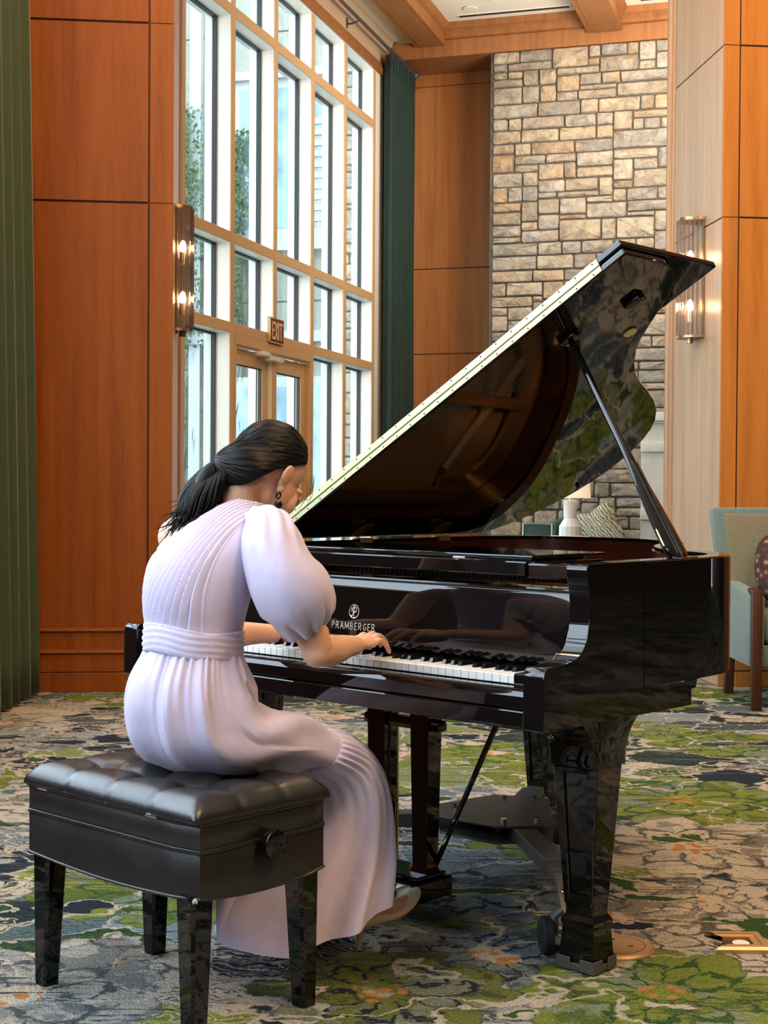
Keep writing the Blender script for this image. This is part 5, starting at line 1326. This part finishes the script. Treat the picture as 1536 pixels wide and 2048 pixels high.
# --- skirt over hips and thighs
SEAT = .516
PATH = [  # centre y, z ; direction of the front/top side (0 = forward, 90 = up) ; half width x ; half depth ; centre x
    (-.390, .800, 4, .114, .098, -.72), (-.394, .775, 2, .122, .104, -.72), (-.402, .730, 6, .142, .122, -.720), (-.402, .680, 14, .158, .134, -.718), (-.388, .630, 30, .170, .136, -.716), (-.345, .592, 54, .178, .116, -.714), (-.280, .575, 76, .184, .098, -.711),
    (-.215, .566, 86, .188, .084, -.709), (-.165, .556, 80, .190, .074, -.708), (-.130, .547, 68, .190, .068, -.707), (-.108, .539, 56, .190, .066, -.707)]
def interp_path(P, n):
    P = np.array(P); m = np.concatenate([[0], np.cumsum(np.hypot(np.diff(P[:, 0]), np.diff(P[:, 1])))]); t_ = np.linspace(0, m[-1], n)
    out = []
    for q in t_:
        i = min(max(np.searchsorted(m, q) - 1, 0), len(P) - 2); u = (q - m[i]) / (m[i + 1] - m[i])
        a, b, c, d = (P[min(max(i + e_, 0), len(P) - 1)] for e_ in (-1, 0, 1, 2))
        out.append(.5 * ((2 * b) + (c - a) * u + (2 * a - 5 * b + 4 * c - d) * u * u + (3 * b - a - 3 * c + d) * u ** 3))
    return out, t_ / m[-1]
NT_ = 200
def sec(P, th, ex=.9):
    y, z, ang, a, b, cx_ = P; A_ = math.radians(ang)
    n_ = Vector((0, math.cos(A_), math.sin(A_)))      # "front / top" side of the section
    c, s = math.cos(th), math.sin(th)
    return Vector((cx_ + a * abs(c) ** ex * (1 if c > 0 else -1), y, z)) + n_ * (b * abs(s) ** ex * (1 if s > 0 else -1)), n_
rows, us = interp_path(PATH, 96); rings = []
gp = R5.rand(8) * 6
for P, u in zip(rows, us):
    row = []
    for i in range(NT_):
        th = 2 * PI * i / NT_; p, n_ = sec(P, th)
        out_ = Vector((math.cos(th), 0, 0)) + n_ * math.sin(th)
        # gathers under the sash, fading over the hip
        tw = th + .10 * math.sin(3 * th + gp[5]) + .05 * math.sin(7 * th + gp[6]); g = (abs(math.sin(15 * tw + gp[0])) ** .7 - .5) * .0085 + math.sin(41 * tw + gp[1]) * .0022
        g *= math.exp(-(max(0, u - .02) / .20) ** 1.6)
        vv_ = abs(math.sin(4.5 * tw + gp[2] + 1.2 * u)); g += (.015 * vv_ ** 3 - .005) * math.exp(-((u - .25) / .16) ** 2)
        # long drag folds from hip to knee
        ph = th * 3.2 - u * 6.0
        fo = .5 + .5 * math.sin(ph + gp[3]); g += (.017 * fo ** 3.5 - .004) * sstep(.25, .5, u) * (1 - sstep(.90, 1, u)) + .004 * math.sin(7.0 * th + 9 * u + gp[4]) * sstep(.3, .6, u)
        p = p + out_ * g
        # pocket slit on the right hip
        dth = (th - (.42 + .6 * (u - .25)) ) ; du = (u - .255) / .085
        if abs(du) < 1:
            w_ = (1 - du * du); p = p - out_ * .030 * w_ * math.exp(-(dth / .045) ** 2) + out_ * .007 * w_ * math.exp(-((dth - .15) / .09) ** 2)
        if p.y < -.235 and p.z < SEAT + .02:
            lim = SEAT - .006 + .004 * math.sin(40 * p.x) - .006 * math.exp(-((p.y + .25) / .03) ** 2)
            p.z = lim + max(0, (p.z - lim)) if p.z > lim else lim
        row.append(p)
    rings.append(row)
sk = part('skirt', MB().loft(rings, True, True, False), M['lilac'], pianist, smooth=180)
# --- gathered lower tier from the knees to the hem
TIER = [(-.114, .542, 55, .196, .0725, -.707), (-.070, .522, 47, .200, .076, -.706), (-.030, .496, 38, .206, .084, -.705), (.000, .455, 26, .212, .094, -.704), (.012, .395, 13, .220, .104, -.703), (.004, .325, 5, .230, .124, -.702), (-.020, .245, 1, .243, .158, -.700), (-.050, .165, 0, .254, .190, -.698), (-.078, .090, 0, .262, .216, -.696)]
LASTR = rings[-1]; rows, us = interp_path(TIER, 90); rings = []
gq = R5.rand(8) * 6
for P, u in zip(rows, us):
    row = []
    for i in range(NT_ + 40):
        th = 2 * PI * i / (NT_ + 40); p, n_ = sec(P, th, .95)
        out_ = Vector((math.cos(th), 0, 0)) + n_ * math.sin(th)
        g = (abs(math.sin(15 * th + gq[0] + .4 * math.sin(3 * th)))) * .009 * math.exp(-(u / .30) ** 2) + .0035 * math.sin(37 * th + gq[1]) * math.exp(-(u / .16) ** 2)
        g += (.5 + .5 * math.sin(9 * th + gq[2] + 1.2 * math.sin(2 * th))) ** 1.5 * .030 * sstep(.15, 1, u) - .022 * sstep(.2, 1, u)
        g += .012 * math.sin(5 * th + gq[3]) * sstep(.3, 1, u)
        p = p + out_ * g
        # hem: lower at the back, lifted over the shoe at the front
        if u > .55:
            k = sstep(.50, 1, u); t2 = th if th < 4.5 else th - 2 * PI; p.z += k * (.090 * sstep(-1.0, .6, t2) - .016 * (1 - sstep(-1.3, -.5, t2)) + .065 * max(0, -math.cos(th)) * (1 - .5 * sstep(0, 1, math.sin(th))))
        if u < .09:      # sewn to the skirt along the seam
            f_ = i * len(LASTR) / (NT_ + 40); i0 = int(f_); q0 = Vector(LASTR[i0 % len(LASTR)]).lerp(Vector(LASTR[(i0 + 1) % len(LASTR)]), f_ - i0)
            p = q0.lerp(p, float(sstep(0, .09, u)))
        # the bench stands behind the knees
        lim = float(np.interp(p.z, (.24, .305, .50, .53), (-.36, -.234, -.234, -.30)))
        if p.y < lim and p.x < -.40: p.y = lim + (p.y - lim) * .05
        row.append(p)
    rings.append(row)
tier = part('skirt_tier', MB().loft(rings, True), M['lilac'], pianist, smooth=180)
sm_ = MB().tube([p for p in rings[0]] + [rings[0][0]], .0018, 5); part('seam', sm_, M['lilac'], tier, smooth=180)

# --- puff sleeve: gathered at the shoulder, ballooning above a cuff on the upper arm
SLV = [  # centre, radius across the arm, radius the other way
    ((-.612, -.285, 1.085), .038, .046), ((-.580, -.292, 1.072), .062, .058), ((-.550, -.304, 1.042), .072, .068), ((-.530, -.306, 1.005), .079, .073), ((-.513, -.296, .965), .090, .082), ((-.503, -.276, .933), .098, .089), ((-.502, -.258, .909), .090, .086), ((-.505, -.246, .890), .077, .075), ((-.508, -.236, .874), .064, .062), ((-.508, -.226, .861), .057, .056), ((-.508, -.222, .855), .047, .049)]
cs = [Vector(q[0]) for q in SLV]; rings = []; NSL = 160
cat = catmull(cs, 8); ra = [float(np.interp(i, range(0, 8 * len(SLV), 8), [q[1] for q in SLV])) for i in range(len(cat))]; rb = [float(np.interp(i, range(0, 8 * len(SLV), 8), [q[2] for q in SLV])) for i in range(len(cat))]
ra = np.convolve(np.pad(ra, 4, 'edge'), np.ones(9) / 9, 'valid'); rb = np.convolve(np.pad(rb, 4, 'edge'), np.ones(9) / 9, 'valid')
gs_ = R5.rand(8) * 6
for i, c in enumerate(cat):
    u = i / (len(cat) - 1)
    t_ = (cat[min(i + 4, len(cat) - 1)] - cat[max(i - 4, 0)]).normalized()
    if u > .85: t_ = (t_ + Vector((.06, .50, -.6))).normalized()
    a_ = Vector((1, 0, 0)); a_ = (a_ - t_ * a_.dot(t_)).normalized(); b_ = t_.cross(a_)
    row = []
    for j in range(NSL):
        th = 2 * PI * j / NSL
        low = sstep(.50, .95, u); up = 1 - sstep(.05, .40, u)
        g = 1 + low * (.21 * (abs(math.sin(5.5 * th + gs_[0] + .7 * math.sin(2 * th) + .8 * u)) ** .65 - .78) + .035 * math.sin(13 * th + gs_[1])) * (1 - .45 * sstep(.9, 1, u)) + up * .055 * math.sin(11 * th + gs_[2])
        g += .035 * math.sin(3 * th + gs_[3] + 5 * u) * (1 - low) * sstep(.1, .4, u) + .030 * (abs(math.sin(3 * th - 4.5 * u + gs_[4])) ** 2.2 - .4) * sstep(.15, .5, u)
        sag = -.014 * low * (1 - sstep(.85, 1, u)) * abs(math.sin(5.5 * th + gs_[0] + .7 * math.sin(2 * th) + .8 * u)) 
        row.append(c + a_ * math.cos(th) * ra[i] * g + b_ * math.sin(th) * rb[i] * g + Vector((0, 0, sag)))
    rings.append(row)
part('puff_sleeve', MB().loft(rings, True, True, False), M['lilac'], pianist, smooth=180)

# --- pointed court shoes
def shoe(heel, ball_, toe, hz):
    d = (toe - heel); d.z = 0; d.normalize(); n_ = Vector((-d.y, d.x, 0))
    sp_ = [(0, .022, .050), (.12, .030, .056), (.28, .032, .050), (.45, .034, .036), (.62, .040, .030), (.78, .038, .030), (.90, .026, .025), (.97, .013, .018), (1.0, .004, .008)]
    tot = [heel, heel * .7 + ball_ * .3, ball_, toe + (toe - ball_).normalized() * .030]
    cm = catmull(tot, 10); rg = []
    for u, w, h_ in sp_:
        c = cm[min(int(u * (len(cm) - 1)), len(cm) - 1)]
        rg.append([c + n_ * w * math.cos(q) + Vector((0, 0, 1)) * (h_ * .62 * math.sin(q) if math.sin(q) > 0 else h_ * .30 * math.sin(q)) * (1.0 if u > .6 or math.sin(q) < .0 else 1) for q in [2 * PI * k / 24 for k in range(24)]])
    up = MB()
    # upper: open at the instep
    n = 24; vs = [p for r in rg for p in r]; fs = []
    for i in range(len(rg) - 1):
        for j in range(n):
            if sp_[i][0] < .60 and sp_[i][0] >= .0 and 3 <= j <= 8: continue
            fs.append((i * n + j, i * n + (j + 1) % n, (i + 1) * n + (j + 1) % n, (i + 1) * n + j))
    fs.append(tuple(range(n))[::-1]); fs.append(tuple(range((len(rg) - 1) * n, len(rg) * n)))
    up.add(vs, [f for f in fs if len(f) == 4 or True][:len(fs) - 2] + [tuple(range((len(rg) - 1) * n, len(rg) * n))])
    o = part('shoe', up, M['champagne'], pianist, smooth=180)
    bake(o, [('SOLIDIFY', dict(thickness=.003, offset=0)), ('SUBSURF', dict(levels=1))])
    part('heel', MB().tube([heel + d * .012 + Vector((0, 0, -.010)), heel + d * .010 + Vector((0, 0, -.03)), Vector((heel.x, heel.y, 0)) + d * .004 + Vector((0, 0, hz))], [.018, .011, .007], 14), M['champagne'], o)
    return o
shoe(RH + Vector((0, -.008, -.002)), RB + Vector((0, 0, -.006)), RT, .0)
shoe(LH + Vector((0, -.008, -.002)), LB + Vector((0, 0, -.002)), LT, .0)
# ------------------------------------------------------------ furniture behind
arm = thing('armchair', 'teal velvet wing armchair with dark wooden arm posts at the right edge', 'armchair', F0, (2.30, 8.1, 0))
AX0, AX1, AF, AB = 1.955, 2.66, 7.74, 8.46
def apart(n, mb, mat, parent=None, **kw): return part(n, mb, M[mat], parent or arm, **kw)
apart('seat_frame', MB().box(AX0 + .02, AX1 - .02, AF + .03, AB - .02, .225, .345, .015, 2), 'teal')
apart('seat_cushion', MB().box(AX0 + .085, AX1 - .085, AF + .015, AB - .12, .345, .515, .045, 4), 'teal', smooth=60)
# back: slab that flares out at the top, fabric face in front
def backring(z, o, d):
    k = (z - .30) / .78; x0 = AX0 + .02 - .085 * k - o; x1 = AX1 - .02 + .085 * k + o; y0 = AB - .14 + .05 * k - d; y1 = AB - .01 + .06 * k
    return [(x0, y0, z), (x1, y0, z), (x1, y1, z), (x0, y1, z)]
bk = apart('backrest', MB().poly([p for z in (.30, 1.075) for p in backring(z, 0, 0)], [(0, 1, 2, 3), (7, 6, 5, 4), (0, 4, 5, 1), (1, 5, 6, 2), (2, 6, 7, 3), (3, 7, 4, 0)], .022, 3), 'teal', smooth=60)
ir = []
for z in (.50, 1.045):
    k = (z - .30) / .78; ir.append([(AX0 + .075 - .085 * k, AB - .155 + .05 * k, z), (AX1 - .075 + .085 * k, AB - .155 + .05 * k, z), (AX1 - .075 + .085 * k, AB - .10 + .05 * k, z), (AX0 + .075 - .085 * k, AB - .10 + .05 * k, z)])
part('back_pad', MB().poly(ir[0] + ir[1], [(0, 1, 2, 3), (7, 6, 5, 4), (0, 4, 5, 1), (1, 5, 6, 2), (2, 6, 7, 3), (3, 7, 4, 0)], .02, 3), M['olive'], bk, smooth=60)
for sx in (AX0, AX1):
    s_ = 1 if sx == AX0 else -1
    pf = [(AF + .03, .23), (AF + .03, .60), (AF + .10, .628), (AB - .10, .66), (AB - .05, .74), (AB - .04, .23)]
    apart('arm', MB().prism(pf, lambda a, b, h: (sx + s_ * h, a, b), .0, .085, .014, 3), 'teal', smooth=60)
    ps = [(AF - .012, .0), (AF + .022, .0), (AF + .036, .30), (AF + .036, .615), (AF + .11, .632), (AF + .11, .650), (AF - .008, .640), (AF - .012, .28)]
    apart('arm_post', MB().prism(ps, lambda a, b, h: (sx + s_ * h, a, b), .008, .062, .004, 2), 'dark_wood', smooth=40)
    apart('leg', MB().loft([[(sx + s_ * (.02 + i_ * .05), AB - .10 + j_ * .05 + dy, z) for i_, j_ in ((0, 0), (1, 0), (1, 1), (0, 1))] for z, dy in ((.0, .035), (.235, 0))], True, True, True), 'dark_wood', smooth=20)
cu = MB(); rg = []
for k in range(13):
    v = -1 + 2 * k / 12; w = math.sqrt(max(0, 1 - v * v)) ** .55
    rg.append([(2.30 + .215 * math.copysign(abs(math.cos(q)) ** .75, math.cos(q)) * w, 8.17 + .10 * v + .06 * math.sin(q), .735 + .215 * math.copysign(abs(math.sin(q)) ** .75, math.sin(q)) * w) for q in [2 * PI * j / 28 for j in range(28)]])
single('throw_cushion', cu.loft(rg, True, True, True), M['cushion'], 'dark brown patterned throw cushion propped on the teal armchair', 'cushion', smooth=180)

# sofa, pillow and table lamp by the stone wall (frame FWN)
so = thing('lounge_chair', 'dark green velvet chair in front of the stone wall, seen past the piano', 'armchair', FWN, (2.1, 3.7, 0))
part('arm', MB().box(1.716, 2.02, 3.40, 3.62, .12, .84, .03, 3), M['green_sofa'], so, smooth=60)
part('piping', MB().tube([(1.722, 3.398, .14), (1.722, 3.398, .832), (2.014, 3.398, .832), (2.014, 3.398, .14)], .008, 8), M['ceramic'], so)
part('backrest', MB().prism([(1.90, .12), (1.93, .83), (2.12, .925), (2.26, .935), (2.26, .12)], lambda a, b, h: (a, h, b), 3.63, 4.2, .03, 3), M['green_sofa'], so, smooth=60)
part('seat', MB().box(2.26, 2.85, 3.42, 4.2, .12, .46, .04, 3), M['green_sofa'], so, smooth=60)
for x in (1.76, 1.98, 2.78): part('leg', MB().box(x - .03, x + .03, 3.45, 3.51, 0, .125, .005, 1), M['dark_wood'], so)
pl_ = MB(); rg = []
for k in range(13):
    v = -1 + 2 * k / 12; w = math.sqrt(max(0, 1 - v * v)) ** .5
    row = []
    for q in [2 * PI * j / 40 for j in range(40)]:
        cx_ = math.copysign(abs(math.cos(q)) ** .55, math.cos(q)) * .215 * w * (1 + .16 * abs(math.sin(2 * q))); cz_ = math.copysign(abs(math.sin(q)) ** .55, math.sin(q)) * .215 * w * (1 + .16 * abs(math.sin(2 * q)))
        a_ = .42; row.append((2.44 + cx_ * math.cos(a_) - cz_ * math.sin(a_), 3.62 + .085 * v + .10 * cz_, .775 + cx_ * math.sin(a_) + cz_ * math.cos(a_) - .035 * math.exp(-((cx_) / .06) ** 2) * (cz_ > .1)))
    rg.append(row)
single('pillow', pl_.loft(rg, True, True, True), M['pillow'], 'cream pillow with olive leaf print standing on the green chair by the stone wall', 'pillow', FWN, smooth=180)
tb = thing('side_table', 'small dark side table under the white lamp, behind the piano case', 'table', FWN, (2.34, 2.55, 0))
TX, TY = 2.34, 2.55
part('top', MB().lathe([(.02, -.012), (.23, -.010), (.235, 0), (.23, .012), (.02, .012)], (TX, TY, .588), 32), M['dark_wood'], tb)
part('stem', MB().tube([(TX, TY, .02), (TX, TY, .58)], .025, 14), M['dolly'], tb); part('base', MB().lathe([(.17, 0), (.17, .012), (.03, .022)], (TX, TY, 0), 32), M['dolly'], tb)
lm_ = thing('table_lamp', 'white faceted ceramic table lamp with a pale drum shade beside the green chair', 'lamp', FWN, (TX, TY, .60))
part('body', MB().lathe([(.080, 0), (.100, .02), (.104, .045), (.104, .105), (.100, .125), (.088, .135), (.104, .150), (.102, .235), (.062, .300), (.058, .31), (.060, .33), (.064, .47), (.061, .48), (.02, .482)], (TX, TY, .60), 14), M['ceramic'], lm_, smooth=12)
part('neck', MB().tube([(TX, TY, 1.08), (TX, TY, 1.12)], .010, 10), M['chrome'], lm_)
sh = MB(); n = 32
def shr(r, z): return [(TX + .0 + r * math.cos(2 * PI * j / n), TY + r * math.sin(2 * PI * j / n), z) for j in range(n)]
part('lamp_shade', sh.loft([shr(.19, 1.10), shr(.17, 1.38), shr(.167, 1.38), shr(.187, 1.10), shr(.19, 1.10)], True), M['shade'], lm_)

# floor fittings
oc = thing('floor_outlet_cover', 'round bronze floor outlet cover beside the piano leg', 'outlet', F0, (.605, 3.70, 0))
OX, OY = .597, 3.695
part('rim', MB().lathe([(.001, 0), (.100, 0), (.100, .004), (.092, .0095), (.076, .010), (.076, .007), (.001, .007)], (OX, OY, .0), 48), M['bronze'], oc, smooth=25)
part('lid', MB().lathe([(.001, .006), (.073, .006), (.073, .0105), (.070, .0112), (.001, .0112)], (OX, OY, .0), 48), M['bronze'], oc, smooth=25)
part('slot', MB().box(OX - .040, OX - .034, OY - .028, OY + .028, .0110, .0118).box(OX + .03, OX + .042, OY - .02, OY - .012, .0110, .0118).box(OX - .005, OX + .005, OY + .036, OY + .046, .0110, .0118), M['groove'], oc)
sk_ = thing('floor_socket', 'square bronze floor socket frame with an open white centre', 'outlet', F0, (.915, 3.725, 0))
SX_, SY_ = .918, 3.728
so_ = [(-.072, -.072), (.072, -.072), (.072, .072), (-.072, .072)]; si_ = [(-.034, -.030), (.034, -.030), (.034, .030), (-.034, .030)]
fr2 = []
for (a, b), (c, d) in zip(so_, si_): fr2.append([(SX_ + a, SY_ + b, 0), (SX_ + a, SY_ + b, .010), (SX_ + a * .90, SY_ + b * .90, .016), (SX_ + a * .72, SY_ + b * .72, .016), (SX_ + a * .70, SY_ + b * .70, .012), (SX_ + c, SY_ + d, .012), (SX_ + c, SY_ + d, 0)])
part('frame', MB().loft(fr2, True), M['bronze'], sk_, smooth=20)
part('well', MB().box(SX_ - .036, SX_ + .036, SY_ - .032, SY_ + .032, .001, .003), M['groove'], sk_)
part('socket', MB().lathe([(.001, .003), (.022, .003), (.022, .008), (.018, .010), (.001, .010)], (SX_ + .006, SY_ - .004, 0), 24), M['ceramic'], sk_)
